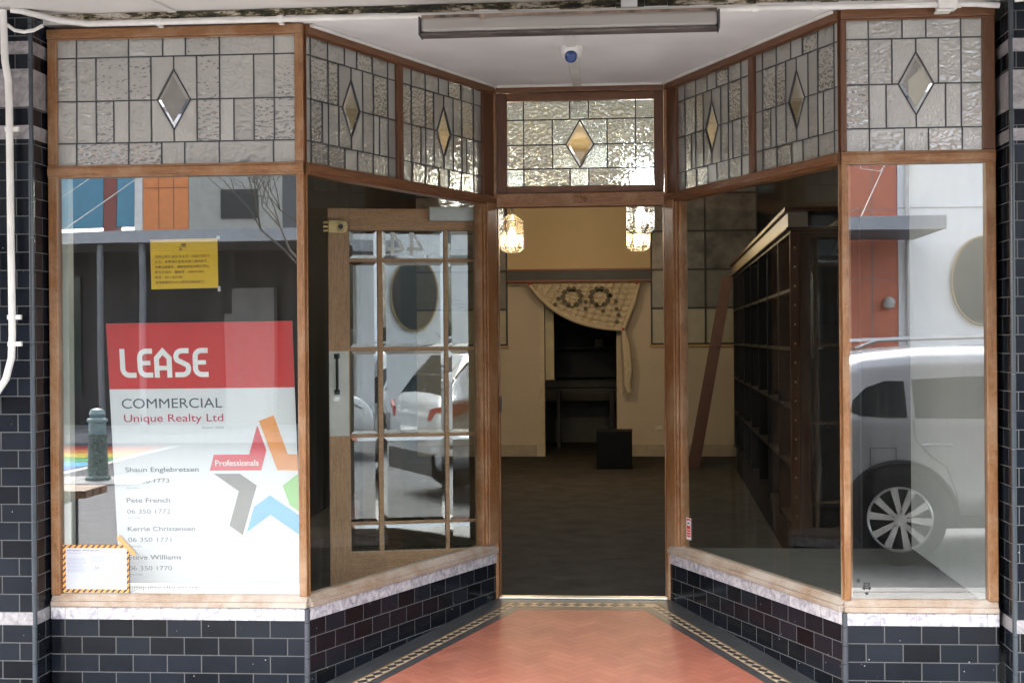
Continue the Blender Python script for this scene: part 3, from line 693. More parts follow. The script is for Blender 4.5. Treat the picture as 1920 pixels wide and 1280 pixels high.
# ------------------------------------------------------------------ ceilings, canopy
mb = MB()
mb.prism([(L1 - .05, -.01, ZH + .004), (R1 + .05, -.01, ZH + .004), (R2 + .06, DY + .06, ZH + .004), (L2 - .06, DY + .06, ZH + .004)], [(L1 - .05, -.01, ZH + .02), (R1 + .05, -.01, ZH + .02), (R2 + .06, DY + .06, ZH + .02), (L2 - .06, DY + .06, ZH + .02)])
struct(mb.build('entry_ceiling', MT['white']))
mb = MB()                                          # thin scotia round the recess ceiling
for fr, a0, a1 in ((LR, .03, LR.L - .01), (RR, .01, RR.L - .03), (DF, -.45, .45)):
    fr.box(mb, a0, a1, .013, .03, ZH - .012, ZH + .003)
struct(mb.build('ceiling_trim', MT['pvc'], bevel=.004))
ZC = 2.872
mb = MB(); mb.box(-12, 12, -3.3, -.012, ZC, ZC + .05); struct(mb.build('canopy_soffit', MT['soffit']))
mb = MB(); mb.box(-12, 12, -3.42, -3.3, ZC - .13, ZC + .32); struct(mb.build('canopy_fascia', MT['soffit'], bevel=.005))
def rotten():
    m, t, b = nodes('peeling_paint'); b.inputs['Roughness'].default_value = .8
    tc = N(t, 'ShaderNodeTexCoord'); mp = N(t, 'ShaderNodeMapping'); mp.inputs['Scale'].default_value = (1, 3, 4); t.links.new(tc.outputs['Object'], mp.inputs[0])
    n1 = N(t, 'ShaderNodeTexNoise', Scale=14.0, Detail=9.0, Roughness=.75); t.links.new(mp.outputs[0], n1.inputs['Vector'])
    n2 = N(t, 'ShaderNodeTexNoise', Scale=1.1, Detail=2.0); t.links.new(tc.outputs['Object'], n2.inputs['Vector'])
    a = N(t, 'ShaderNodeMath', operation='MULTIPLY_ADD'); t.links.new(n2.outputs['Fac'], a.inputs[0]); a.inputs[1].default_value = .75; t.links.new(n1.outputs['Fac'], a.inputs[2])
    r = ramp(t, [(.77, (.70, .66, .58)), (.83, (.50, .40, .26)), (.87, (.09, .08, .035)), (.97, (.02, .02, .015))]); t.links.new(a.outputs[0], r.inputs[0])
    t.links.new(r.outputs[0], b.inputs['Base Color'])
    bp = N(t, 'ShaderNodeBump', Strength=1.0, Distance=.01); t.links.new(n1.outputs['Fac'], bp.inputs['Height']); t.links.new(bp.outputs[0], b.inputs['Normal'])
    return m
mb = MB()
mb.box(-2.322, 1.828, -.012, .05, ZH + .0215, 3.2)
struct(mb.build('shopfront_beam', MT['white']))
mb = MB()                                          # rotten moulding in short uneven lengths
x = -2.30
while x < 1.80:
    w_ = random.uniform(.03, .13); d = random.uniform(-.002, .005); mb.box(x, min(x + w_ - .001, 1.80), -.040 + d, -.0125, ZC - .030 + d, ZC - .001); x += w_
tag(mb.build('cornice_moulding', rotten(), bevel=.003), 'mouldy peeling timber moulding running along the top of the shopfront', 'moulding')
# conduits
def conduit(name, label, pts, r, mats=None, clips=()):
    th = thing(name, label, 'conduit', pts[0])
    mb = MB(); mb.tube(pts, r, 12); mb.build('tube', MT['pvc'], th, smooth=True)
    if clips:
        mb = MB()
        for (c, ax) in clips:
            c = Vector(c)
            if ax == 'x': mb.tube([c - Vector((.012, 0, 0)), c + Vector((.012, 0, 0))], r + .004, 12); mb.box(c.x - .010, c.x + .010, c.y + r, c.y + r + .02, c.z - .02, c.z + .012)
            else: mb.tube([c - Vector((0, 0, .010)), c + Vector((0, 0, .010))], r + .004, 12); mb.box(c.x + r, c.x + r + .026, c.y - .006, c.y + .012, c.z - .01, c.z + .01)
        mb.build('clip', MT['pvc'], th, bevel=.001)
    return th
yc, zc = -.055, ZH + .012
conduit('conduit', 'long white plastic conduit running level above the wooden shopfront head',
        [(-2.40, -.17, 2.865), (-2.36, -.16, 2.862), (-2.22, -.09, 2.832), (-2.1, yc, 2.822), (-1.9, yc, 2.822), (-1, yc, 2.820), (0, yc, 2.818), (1.40, yc, 2.812), (1.56, yc, 2.811)], .0135,
        clips=[((-1.78, yc, 2.822), 'x'), ((-1.24, yc, 2.821), 'x'), ((.80, yc, 2.816), 'x'), ((1.05, yc, 2.815), 'x')])
conduit('conduit', 'short white conduit from the junction box to the right tiled pier', [(1.63, yc, 2.811), (1.72, yc, 2.808), (1.81, yc, 2.800)], .0125)
conduit('conduit', 'white conduit crossing the top of the right tiled pier', [(1.845, -.162, 2.800), (2.1, -.165, 2.822), (2.6, -.165, 2.85)], .013)
jb = thing('junction_box', 'white junction box hanging on the conduit over the right front window', 'junction box', (1.60, -.05, 2.79))
mb = MB(); mb.box(1.555, 1.635, -.085, -.016, 2.785, 2.845); mb.build('box', MT['pvc'], jb, bevel=.008)
mb = MB(); mb.box(1.548, 1.612, -.09, -.018, 2.777, 2.7845); mb.tube([(1.635, yc, 2.811), (1.655, yc, 2.811)], .018, 12); mb.build('cover', MT['pvc'], jb, bevel=.003)
conduit('waste_pipe', 'thick white plastic pipe clipped to the left tiled pier and bending away low down',
        [(-2.425, -.19, 2.86), (-2.423, -.19, 2.80), (-2.418, -.19, 2.64), (-2.404, -.19, 2.56), (-2.4005, -.19, 2.45), (-2.398, -.19, 1.9), (-2.395, -.19, 1.46), (-2.400, -.19, 1.36), (-2.425, -.19, 1.27), (-2.48, -.19, 1.19), (-2.55, -.19, 1.13)], .0155,
        clips=[((-2.401, -.19, 2.345), 'z'), ((-2.397, -.19, 1.535), 'z'), ((-2.396, -.19, 1.42), 'z')])
conduit('conduit', 'curly thin white cable sagging between pipe and shopfront at top left', [(-2.415, -.175, 2.80), (-2.38, -.175, 2.775), (-2.34, -.17, 2.768), (-2.30, -.165, 2.775), (-2.27, -.14, 2.80)], .008)
th = thing('ceiling_batten', 'flat pale strip crossing the canopy soffit at the upper left', 'batten', (-1.7, -.3, ZC))
mb = MB(); mb.hexa([(-1.80, -.42, ZC - .012), (-1.765, -.42, ZC - .012), (-1.70, -.06, ZC - .012), (-1.735, -.06, ZC - .012), (-1.80, -.42, ZC - .001), (-1.765, -.42, ZC - .001), (-1.70, -.06, ZC - .001), (-1.735, -.06, ZC - .001)])
mb.build('strip', MT['soffit'], th, bevel=.002)
th = thing('bracket_block', 'small white painted block under the soffit right of centre', 'bracket', (.27, -.06, 2.85))
mb = MB(); mb.box(.235, .305, -.075, -.0415, 2.832, 2.871); mb.build('block', MT['white'], th, bevel=.004)
# fluorescent batten
fl = thing('fluorescent_fitting', 'long unlit grey fluorescent light fitting with rusty edges over the entry', 'light fitting', (0, -.2, 2.68))
diff = plain('old_diffuser', (.29, .265, .24), .35, var=.12, scale=3, stretch=(.5, 1, 6))
mb = MB(); mb.box(-.600, .632, -.245, -.155, 2.7085, 2.768); mb.build('diffuser', diff, fl, bevel=.012)
mb = MB(); mb.box(-.609, -.6005, -.25, -.15, 2.695, 2.773); mb.box(.6325, .641, -.25, -.15, 2.695, 2.773); mb.build('end_cap', plain('end_cap', (.05, .05, .055), .5), fl, bevel=.003)
mb = MB(); mb.box(-.600, .632, -.240, -.160, 2.696, 2.708); mb.build('base_tray', plain('rusty_tray', (.07, .055, .05), .6, var=.9, scale=6, stretch=(1, 4, 4)), fl, bevel=.004)
mb = MB(); mb.box(-.600, .632, -.222, -.178, 2.7685, 2.784); mb.box(-.35, -.33, -.25, -.246, 2.752, 2.776); mb.build('spine', plain('rusty_spine', (.26, .19, .14), .7, var=.8, scale=9), fl)
# sensor
sn = thing('motion_sensor', 'round white ceiling sensor with a blue lens above the doorway', 'sensor', (-.005, .66, 2.80))
mb = MB(); mb.lathe((-.005, .66, 2.815), [(.056, 0), (.056, -.018), (.050, -.040), (.040, -.052)], 'z', 28); mb.build('housing', MT['pvc'], sn, smooth=True)
mb = MB(); c = Vector((-.005, .628, 2.766)); mb.tube([c, c + Vector((0, -.012, -.010)), c + Vector((0, -.018, -.015))], [.031, .028, .018], 20); mb.build('lens', plain('blue_lens', (.012, .05, .20), .25, coat=.5), sn, smooth=True)
mb = MB(); mb.box(-.030, .018, -.01, .60, ZH - .010, ZH + .0035); mb.box(-.034, .014, .72, DY - .02, ZH - .010, ZH + .0035)
tag(mb.build('cable_trunking', MT['pvc'], bevel=.003), 'flat white cable trunking running along the entry ceiling through the sensor', 'cable trunking')

# ------------------------------------------------------------------ lease sign
BL = Vector((-2.056, .17, .266)); SX = Vector((1, 0, .006)).normalized(); SU = Vector((-.006, -.108, .994)).normalized(); SN = SX.cross(SU)
sg = thing('lease_sign', 'large red and white lease board leaning inside the left front window', 'sign', BL)
def sp(a, b, d=.0): return BL + SX * a + SU * b + SN * d
def splate(mb, pts, d0, d1, mi=0): mb.prism([sp(a, b, d0) for a, b in pts], [sp(a, b, d1) for a, b in pts], mi)
sgw = plain('sign_white', (.80, .81, .83), .35, var=.01); sgr = plain('sign_red', (.62, .035, .035), .4, var=.02)
mb = MB(); splate(mb, [(0, 0), (.842, 0), (.842, 1.248), (0, 1.248)], -.004, 0); mb.build('board', sgw, sg)
mb = MB(); splate(mb, [(0, .953), (.842, .953), (.842, 1.248), (0, 1.248)], .0002, .0008); mb.build('red_header', sgr, sg)
def stroke(mb, pts, wd, d0, d1):
    """thick polyline with mitred joints"""
    P = [Vector(p) for p in pts]; Lf, Rt = [], []
    for i, p in enumerate(P):
        d1_ = (P[i] - P[i - 1]).normalized() if i else (P[1] - P[0]).normalized(); d2 = (P[i + 1] - P[i]).normalized() if i < len(P) - 1 else d1_
        b = (d1_ + d2).normalized(); nn = Vector((-b.y, b.x)); k = wd / 2 / max(.5, nn.dot(Vector((-d1_.y, d1_.x)))); Lf.append(p + nn * k); Rt.append(p - nn * k)
    for i in range(len(P) - 1):
        splate(mb, [tuple(Rt[i]), tuple(Rt[i + 1]), tuple(Lf[i + 1]), tuple(Lf[i])], d0, d1)
def arc(cx, cy_, r, a0, a1, n=6): return [(cx + r * math.cos(R(a0 + (a1 - a0) * i / n)), cy_ + r * math.sin(R(a0 + (a1 - a0) * i / n))) for i in range(n + 1)]
mb = MB(); W = .0225; zb, zt = 1.0155, 1.1225; d = (.001, .0016)
stroke(mb, [(.0665, 1.134)] + arc(.0665 + .030, zb + .030, .030, 180, 270) + [(.128, zb)], W, *d)
for x0, w_ in ((.146, .058), (.3985, .058)):
    stroke(mb, [(x0 + w_, zt)] + arc(x0 + .028, zt - .028, .028, 90, 180) + arc(x0 + .028, zb + .028, .028, 180, 270) + [(x0 + w_, zb)], W, *d)
    stroke(mb, [(x0 + .010, 1.0695), (x0 + .048, 1.0695)], .0195, d[0] + .0001, d[1] + .0001)
stroke(mb, [(.2225, 1.0035), (.2225, 1.0905), (.2510, 1.1215), (.2800, 1.0905), (.2800, 1.0035)], W, *d); stroke(mb, [(.233, 1.0463), (.270, 1.0463)], .0195, d[0] + .0001, d[1] + .0001)
stroke(mb, [(.370, zt)] + arc(.337, zt - .026, .026, 90, 215, 8) + arc(.340, zb + .027, .027, 35, -90, 8) + [(.305, zb)], W, *d)
mb.build('lease_lettering', plain('letter_white', (.9, .9, .9), .4, var=.01), sg)
grey = plain('print_grey', (.10, .11, .14), .5, var=.02); lgrey = plain('print_light_grey', (.30, .33, .37), .5, var=.02); redp = plain('print_red', (.50, .05, .10), .5, var=.02)
def st(name, s, a, b, wd, cap, mat, bold=0.0): return lettering(name, s, cap / .73, mat, sg, sp(a, b, .001), SX, SU, width=wd, bold=bold, depth=.0003)
st('heading_text', 'COMMERCIAL', .0532, .866, .459, .046, grey); st('company_text', 'Unique Realty Ltd', .060, .8045, .454, .036, redp)
st('licence_text', 'REAA 2008', .417, .7715, .097, .010, lgrey)
for nm, ph, b0, b1, b2, w0, a_ in (('Shaun Englebretsen', '06 350 1773', .577, .527, .499, .338, .053), ('Pete French', '06 350 1772', .437, .386, .364, .201, .052), ('Kerrie Christensen', '06 350 1771', .3055, .256, .231, .312, .050), ('Steve Williams', '06 350 1770', .175, .1245, .100, .246, .0465)):
    st('agent_name_text', nm, a_, b0, w0, .022, grey, .0004); st('phone_text', ph, a_, b1, .2, .021, grey); st('small_print', 'ANYTIME', a_, b2, .06, .008, lgrey)
st('web_text', 'uniquerealty.co.nz', .043, .036, .317, .019, grey)
star = [((.70, .045, .055), [(.6661, .7842), (.7035, .6723), (.676, .5804), (.4412, .5809), (.4631, .6528), (.624, .6526)]),
        ((.85, .30, .04), [(.6749, .8043), (.742, .8285), (.8, .6527), (.842, .6524), (.842, .5793), (.7494, .5809)]),
        ((.17, .165, .15), [(.4591, .5665), (.5781, .5658), (.6532, .5118), (.5793, .2857), (.52, .329), (.5699, .4861)]),
        ((.10, .46, .85), [(.7106, .4674), (.842, .374), (.842, .2835), (.7094, .3784), (.5989, .2991), (.6348, .4144)]),
        ((.22, .60, .12), [(.842, .564), (.842, .392), (.8002, .4209), (.7707, .5112)])]
mb = MB(); ms = []
for k, (c, P) in enumerate(star): splate(mb, P, .0003, .0010, k); ms.append(plain('star_colour_%d' % k, c, .4, var=.06, scale=4))
stp = mb.build('star_emblem', ms, sg)
lettering('emblem_text', 'Professionals', .0275 / .73, plain('emblem_white', (.9, .9, .9), .4), stp, sp(.468, .6025, .0013), SX, SU, width=.198, bold=.0002, depth=.0003)
# yellow notice taped inside the glass
yn = thing('yellow_notice', 'yellow paper notice in Chinese taped inside the left front window', 'notice', (-1.70, .0295, 1.66))
mb = MB(); mb.prism([(-1.853, .0290, 1.657), (-1.550, .0290, 1.661), (-1.553, .0290, 1.880), (-1.857, .0290, 1.877)], [(-1.853, .0297, 1.657), (-1.550, .0297, 1.661), (-1.553, .0297, 1.880), (-1.857, .0297, 1.877)])
mb.build('paper', plain('yellow_paper', (.80, .50, .02), .6, var=.03), yn)
ink = plain('notice_ink', (.22, .12, .02), .7, var=.02)
lines = ['森鑫公司于 2020 年 8 月 1 日起改成在家', '办公，有事情欢迎电话或者微信联系。', '如需见面面谈，请微信或电话事先预约。', '联系方式为：微信号：2496937865', '电话：021-1437182', '森鑫将继续为大家提供优质的服务！']
wd = [.251, .243, .247, .222, .125, .227]
for k, s in enumerate(lines):
    lettering('notice_text', s, .0135, ink, yn, (-1.836, .0286, 1.7955 - k * .0228), (1, 0, .01), (0, 0, 1), width=wd[k], bold=.0002, depth=.0001)
mb = MB(); mb.box(-1.730, -1.692, .0284, .0288, 1.842, 1.8445); mb.box(-1.716, -1.694, .0284, .0288, 1.847, 1.858); mb.box(-1.724, -1.714, .0284, .0288, 1.829, 1.838); mb.build('notice_emblem', ink, yn)
mb = MB(); mb.box(-1.556, -1.541, .0282, .0285, 1.874, 1.890); mb.box(-1.552, -1.540, .0282, .0285, 1.645, 1.668); mb.build('sticky_tape', plain('clear_tape', (.5, .5, .48), .2), yn)
# hazard bordered notice on the glass
hn = thing('hazard_notice', 'white building notice with an orange and black striped border, lower left glass', 'notice', (-2.11, .015, .315))
NX0, NX1, NZ0, NZ1 = -2.263, -1.961, .314, .524
ty = .0165
mb = MB(); mb.box(NX0, NX1, ty, ty + .0008, NZ0, NZ1); mb.build('paper', plain('notice_white', (.47, .48, .51), .5, var=.01), hn)
def hazard():
    m, t, b = nodes('hazard_stripes'); tc = N(t, 'ShaderNodeTexCoord'); sx = N(t, 'ShaderNodeSeparateXYZ'); t.links.new(tc.outputs['Object'], sx.inputs[0])
    a = N(t, 'ShaderNodeMath', operation='SUBTRACT'); t.links.new(sx.outputs['X'], a.inputs[0])
    k = N(t, 'ShaderNodeMath', operation='MULTIPLY'); t.links.new(sx.outputs['Z'], k.inputs[0]); k.inputs[1].default_value = 1.0; t.links.new(k.outputs[0], a.inputs[1])
    q = N(t, 'ShaderNodeMath', operation='MULTIPLY'); t.links.new(a.outputs[0], q.inputs[0]); q.inputs[1].default_value = 1 / .0262
    f = N(t, 'ShaderNodeMath', operation='FRACT'); t.links.new(q.outputs[0], f.inputs[0]); g = N(t, 'ShaderNodeMath', operation='GREATER_THAN'); t.links.new(f.outputs[0], g.inputs[0]); g.inputs[1].default_value = .55
    mx = N(t, 'ShaderNodeMixRGB'); t.links.new(g.outputs[0], mx.inputs[0]); mx.inputs[1].default_value = (.85, .33, .06, 1); mx.inputs[2].default_value = (.04, .03, .03, 1); t.links.new(mx.outputs[0], b.inputs['Base Color'])
    return m
mb = MB(); bw = .0135
mb.box(NX0, NX1, ty - .0006, ty - .0001, NZ0, NZ0 + bw); mb.box(NX0, NX1, ty - .0006, ty - .0001, NZ1 - bw, NZ1); mb.box(NX0, NX0 + bw, ty - .0006, ty - .0001, NZ0 + bw, NZ1 - bw); mb.box(NX1 - .010, NX1, ty - .0006, ty - .0001, NZ0 + bw, NZ1 - bw)
mb.build('striped_border', hazard(), hn)
fain = plain('faint_print', (.20, .23, .36), .6, var=.02)
lettering('notice_heading', 'EARTHQUAKE - PRONE BUILDING', .0085, plain('heading_print', (.10, .08, .18), .6), hn, (NX0 + .020, ty - .0004, NZ1 - .027), (1, 0, 0), (0, 0, 1), width=.150, bold=.0001, depth=.0001)
mb = MB()
random.seed(3)
for k in range(11): mb.box(NX0 + .022, NX0 + .022 + random.uniform(.07, .098), ty - .0004, ty - .0001, NZ1 - .058 - k * .0062, NZ1 - .0568 - k * .0062)
for k in range(7): mb.box(NX0 + .130, NX0 + .130 + random.uniform(.05, .10), ty - .0004, ty - .0001, NZ1 - .055 - k * .0062 - (.028 if k > 3 else 0), NZ1 - .0538 - k * .0062 - (.028 if k > 3 else 0))
mb.box(NX0 + .021, NX0 + .085, ty - .0004, ty - .0001, NZ1 - .037, NZ1 - .0355); mb.build('print_lines', fain, hn)
mb = MB(); mb.tube([(NX0 + .150, ty - .0004, NZ1 - .092), (NX0 + .146, ty - .0004, NZ1 - .098), (NX0 + .152, ty - .0004, NZ1 - .104), (NX0 + .162, ty - .0004, NZ1 - .101), (NX0 + .158, ty - .0004, NZ1 - .096), (NX0 + .166, ty - .0004, NZ1 - .103)], .0008, 5); mb.build('signature', MT['black'], hn)
mb = MB(); c = Vector((-1.972, ty - .0018, .5215)); dv = Vector((.038, 0, -.040)); nv = Vector((.0068, 0, .0065)); mb.prism([c - dv - nv, c + dv - nv, c + dv + nv, c - dv + nv], [p + Vector((0, .0007, 0)) for p in (c - dv - nv, c + dv - nv, c + dv + nv, c - dv + nv)])
tag(mb.build('orange_tape', plain('orange_tape', (.85, .30, .10), .4)), 'diagonal strip of orange tape at the top right corner of the striped notice', 'tape')
# sticker on right return glass
def rrs(s): return RR.L - s
stk = thing('security_sticker', 'small red and white security sticker low on the angled right window glass', 'sticker', RR(rrs(1.60), -.02, .34))
tq = -.0212
def rp(mb, s0, s1, z0, z1, d0, d1): RR.box(mb, rrs(s1), rrs(s0), tq + d0, tq + d1, z0, z1)
mb = MB(); rp(mb, 1.565, 1.622, .352, .468, .0, .0006); mb.build('backing', sgw, stk)
mb = MB(); rp(mb, 1.570, 1.617, .366, .463, .0007, .0011); mb.build('red_field', sgr, stk)
mb = MB(); cc = RR(rrs(1.5935), tq + .0012, .440)
mb.prism([cc + RR.e * .022 * math.cos(a) + Vector((0, 0, .015 * math.sin(a))) for a in [k * math.pi / 12 for k in range(24)]], [cc + RR.n * .0003 + RR.e * .022 * math.cos(a) + Vector((0, 0, .015 * math.sin(a))) for a in [k * math.pi / 12 for k in range(24)]]); mb.build('oval_patch', sgw, stk)
mb = MB(); rp(mb, 1.580, 1.607, .435, .444, .0016, .0018); mb.build('oval_mark', plain('navy_print', (.05, .07, .2), .5), stk)
mb = MB()
for k in range(3): rp(mb, 1.574, 1.612, .376 + k * .014, .3795 + k * .014, .0012, .0014)
mb.build('sticker_print', sgw, stk)
th = thing('glass_decal', 'tiny dark decal low on the inside corner of the right front window', 'decal', (1.26, .016, .33))
mb = MB(); yq = .0185; mb.box(1.243, 1.279, yq, yq + .0004, .350, .354); mb.box(1.248, 1.252, yq, yq + .0004, .345, .375); mb.box(1.270, 1.274, yq, yq + .0004, .345, .375); mb.box(1.248, 1.274, yq + .0005, yq + .0008, .371, .375); mb.box(1.252, 1.270, yq + .0005, yq + .0008, .361, .364); mb.box(1.255, 1.267, yq, yq + .0004, .326, .334)
mb.lathe((1.226, yq, .385), [(.008, 0), (.008, .0004)], 'y', 12); mb.build('print', MT['black'], th)

# ------------------------------------------------------------------ interior
cream = plain('cream_wall', (.56, .50, .42), .7, var=.08, scale=1.5, bump=.2, bscale=20)
mustard = plain('mustard_wall', (.68, .56, .36), .7, var=.05, scale=2)
carpet = plain('brown_carpet', (.052, .049, .046), .95, spec=.1, var=.25, scale=4, bump=.5, bscale=200)
XL, XR, YB, ZCEIL = -2.30, 1.82, 11.046, 3.35
mb = MB(); mb.poly([(XL, DY + .03, .004), (XR, DY + .03, .004), (XR, 14, .004), (XL, 14, .004)]); mb.poly([(XL, .03, .004), (L1 - .02, .03, .004), (L2 - .03, DY + .05, .004), (XL, DY + .05, .004)]); struct(mb.build('carpet_floor', carpet, fix=False))
mb = MB(); mb.box(XL, XR, .08, YB + .2, ZCEIL, ZCEIL + .1); struct(mb.build('shop_ceiling', plain('ceiling_cream', (.74, .70, .60), .7)))
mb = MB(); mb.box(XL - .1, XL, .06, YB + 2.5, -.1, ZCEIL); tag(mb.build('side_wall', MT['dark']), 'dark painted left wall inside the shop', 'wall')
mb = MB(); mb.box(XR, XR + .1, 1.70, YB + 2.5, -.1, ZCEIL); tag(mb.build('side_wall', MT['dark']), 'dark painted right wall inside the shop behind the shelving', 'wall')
# masonry over the leaded lights and building above
mb = MB(); mb.box(-8, 8, .052, .30, ZH + .02, 7.0); mb.box(-8, -2.33, -.10, .3, -.35, 7.0 - .01); mb.box(1.84, 8, -.10, .3, -.35, 7.0 - .01)
tag(mb.build('building_wall', plain('render_wall', (.5, .47, .42), .8)), 'plain masonry of the shop building above and beside the shopfront', 'building')
mb = MB(); mb.box(-8, 8, .31, 14.5, 6.9, 7.0); mb.box(-8, XL - .11, .31, 14.5, -.3, 6.88); mb.box(XR + .11, 8, .31, 14.5, -.3, 6.88); mb.box(-8, 8, 14.5, 14.7, -.3, 7); tag(mb.build('building_shell', plain('render_back', (.4, .38, .36), .8)), 'roof and outer walls of the shop building behind the front', 'building')
# back wall built round its opening and two obscured windows
bw = thing('back_wall', 'cream and mustard rear wall of the shop with an open doorway', 'wall', (0, YB, 0))
ox0, ox1, oz1 = -.745, .122, 2.02
mb = MB(); mb.box(XL, ox0, YB, YB + .12, 0, 1.346); mb.box(-1.186, ox0, YB, YB + .12, 1.3461, 2.20); mb.box(ox1, XR, YB, YB + .12, 0, 1.346); mb.box(ox1, .535, YB, YB + .12, 1.3461, 2.20); mb.box(ox0 + .001, ox1 - .001, YB, YB + .12, oz1, 2.20)
mb.build('lower_wall', cream, bw)
mb = MB(); mb.box(-1.186, .535, YB, YB + .12, 2.2001, ZCEIL - .001); mb.box(XL, XR, YB + .13, YB + .2, 3.31, ZCEIL - .001); mb.build('upper_wall', mustard, bw)
mb = MB(); mb.box(XL, ox0 - .10, YB - .018, YB - .0005, 0.005, .148); mb.box(ox1 + .10, XR, YB - .018, YB - .0005, .005, .148); mb.build('skirting', plain('skirting', (.42, .37, .30), .5), bw, bevel=.003)
mb = MB(); mb.box(-1.182, .539, YB - .15, YB - .0005, 2.124, 2.232); bmz = mb.build('beam', plain('slate_paint', (.035, .045, .06), .5), bw)
mb = MB(); mb.box(-1.182, .539, YB - .165, YB - .0005, 2.0995, 2.1235); mb.box(-1.182, .539, YB - .165, YB - .0005, 2.2325, 2.256); mb.build('beam_trim', plain('red_trim', (.16, .03, .02), .4), bw, bevel=.003)
fr1 = plain('frosted_low', (.42, .40, .32), .35); fr2 = plain('frosted_mid', (.17, .17, .16), .3, var=.2); fr3 = plain('frosted_high', (.17, .165, .17), .3, var=.8, scale=3.5)  # opaque panes; daylight from behind is put into these row tones
mb = MB()
for (x0, x1) in ((-2.3, -1.190), (.537, 1.81)):
    mb.box(x0, x1, YB + .02, YB + .03, 1.346, 1.777, 0); mb.box(x0, x1, YB + .02, YB + .03, 1.782, 2.238, 1); mb.box(x0, x1, YB + .02, YB + .03, 2.243, 3.30, 2)
mb.build('obscured_glass', [fr1, fr2, fr3], bw)
mb = MB()
for (x0, x1) in ((-2.3, -1.187), (.535, 1.81)):
    for z in (1.352, 1.780, 2.240, 2.70, 3.15): mb.box(x0, x1, YB - .004, YB + .018, z - .011, z + .011)
for x in (-1.197, -1.9, .546, 1.187, 1.80): mb.box(x - .010, x + .010, YB - .005, YB + .0195, 1.352, 3.30)
mb.build('window_bar', MT['black'], bw)
mb = MB(); mb.box(XL, -1.17, YB - .03, YB - .0055, 1.315, 1.338); mb.box(.515, XR, YB - .03, YB - .0055, 1.315, 1.338); mb.build('window_ledge', plain('ochre_sill', (.50, .33, .14), .5), bw)
mb = MB(); mb.box(ox0 - .06, ox0 + .0, YB - .012, YB - .0006, 0.149, 1.98); mb.build('architrave', plain('pale_architrave', (.55, .49, .37), .5), bw)
# back room
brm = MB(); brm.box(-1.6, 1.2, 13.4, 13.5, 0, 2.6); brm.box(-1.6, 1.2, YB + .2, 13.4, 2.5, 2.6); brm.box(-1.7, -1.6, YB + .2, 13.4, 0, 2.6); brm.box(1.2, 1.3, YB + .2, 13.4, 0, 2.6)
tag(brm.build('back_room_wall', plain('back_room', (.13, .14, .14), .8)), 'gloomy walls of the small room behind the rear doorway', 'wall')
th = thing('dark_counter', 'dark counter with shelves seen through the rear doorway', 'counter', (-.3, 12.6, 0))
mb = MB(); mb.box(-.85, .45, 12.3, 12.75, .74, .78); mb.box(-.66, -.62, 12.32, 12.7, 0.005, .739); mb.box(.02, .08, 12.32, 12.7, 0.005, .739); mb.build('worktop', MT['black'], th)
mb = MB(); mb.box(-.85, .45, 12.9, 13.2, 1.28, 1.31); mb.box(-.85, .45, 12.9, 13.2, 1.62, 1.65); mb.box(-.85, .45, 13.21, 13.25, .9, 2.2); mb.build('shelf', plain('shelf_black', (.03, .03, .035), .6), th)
th = thing('small_picture', 'tiny pale framed card on the back room shelf', 'picture', (-.12, 12.95, 1.315))
mb = MB(); mb.box(-.18, -.075, 12.93, 12.95, 1.3105, 1.41); mb.build('card', plain('card', (.35, .28, .22), .6), th)
mb = MB(); mb.box(ox0 + .005, ox0 + .108, YB + .13, YB + .17, .96, 2.0); mb.box(ox0 + .003, ox0 + .111, YB + .125, YB + .175, .925, .958, 0)
tag(mb.build('door_leaf_panel', plain('pale_panel', (.50, .46, .33), .5)), 'pale hanging panel at the left side of the rear doorway', 'panel')
# lace curtain
ct = thing('lace_curtain', 'cream lace curtain swept aside over the rear doorway', 'curtain', (-.2, YB - .19, 2.07))
YC = YB - .20
def bez(p0, p1, p2, n=14): return [((1 - t) ** 2 * p0[0] + 2 * t * (1 - t) * p1[0] + t * t * p2[0], (1 - t) ** 2 * p0[1] + 2 * t * (1 - t) * p1[1] + t * t * p2[1]) for t in [i / n for i in range(n + 1)]]
hem = bez((-.90, 2.065), (-.55, 1.56), (.205, 1.525)); topl = [(-.90 + (1.30) * i / 14, 2.075) for i in range(15)]
lace = plain('lace', (.62, .55, .43), .9, var=.15, scale=40)
mb = MB(); rows = 8
G = [[(hem[i][0] + (topl[i][0] - hem[i][0]) * j / rows, YC + .012 * math.sin(i * 1.4 + j * .5), hem[i][1] + (topl[i][1] - hem[i][1]) * j / rows) for j in range(rows + 1)] for i in range(15)]
for i in range(14):
    for j in range(rows): mb.poly([G[i][j], G[i + 1][j], G[i + 1][j + 1], G[i][j + 1]])
cl = mb.build('lace_panel', lace, ct, smooth=True, fix=False); so = cl.modifiers.new('t', 'SOLIDIFY'); so.thickness = .004
mb = MB()
hole = plain('lace_opening', (.14, .13, .10), .9)
def ring(cx, cz, r, w_, a0=0, a1=360, n=18):
    for k in range(n):
        p, q = R(a0 + (a1 - a0) * k / n), R(a0 + (a1 - a0) * (k + 1) / n)
        mb.poly([(cx + (r - w_) * math.cos(p), YC - .022, cz + (r - w_) * math.sin(p)), (cx + r * math.cos(p), YC - .022, cz + r * math.sin(p)), (cx + r * math.cos(q), YC - .022, cz + r * math.sin(q)), (cx + (r - w_) * math.cos(q), YC - .022, cz + (r - w_) * math.sin(q))])
for cx in (-.40, -.07):
    for a in range(-60, 250, 34): 
        c_, s_ = math.cos(R(a)), math.sin(R(a)); ring(cx + .108 * c_, 1.915 + .10 * s_, .032, .031, n=8)
    ring(cx, 1.935, .075, .03, 50, 130); ring(cx, 1.84, .05, .02, 200, 340)
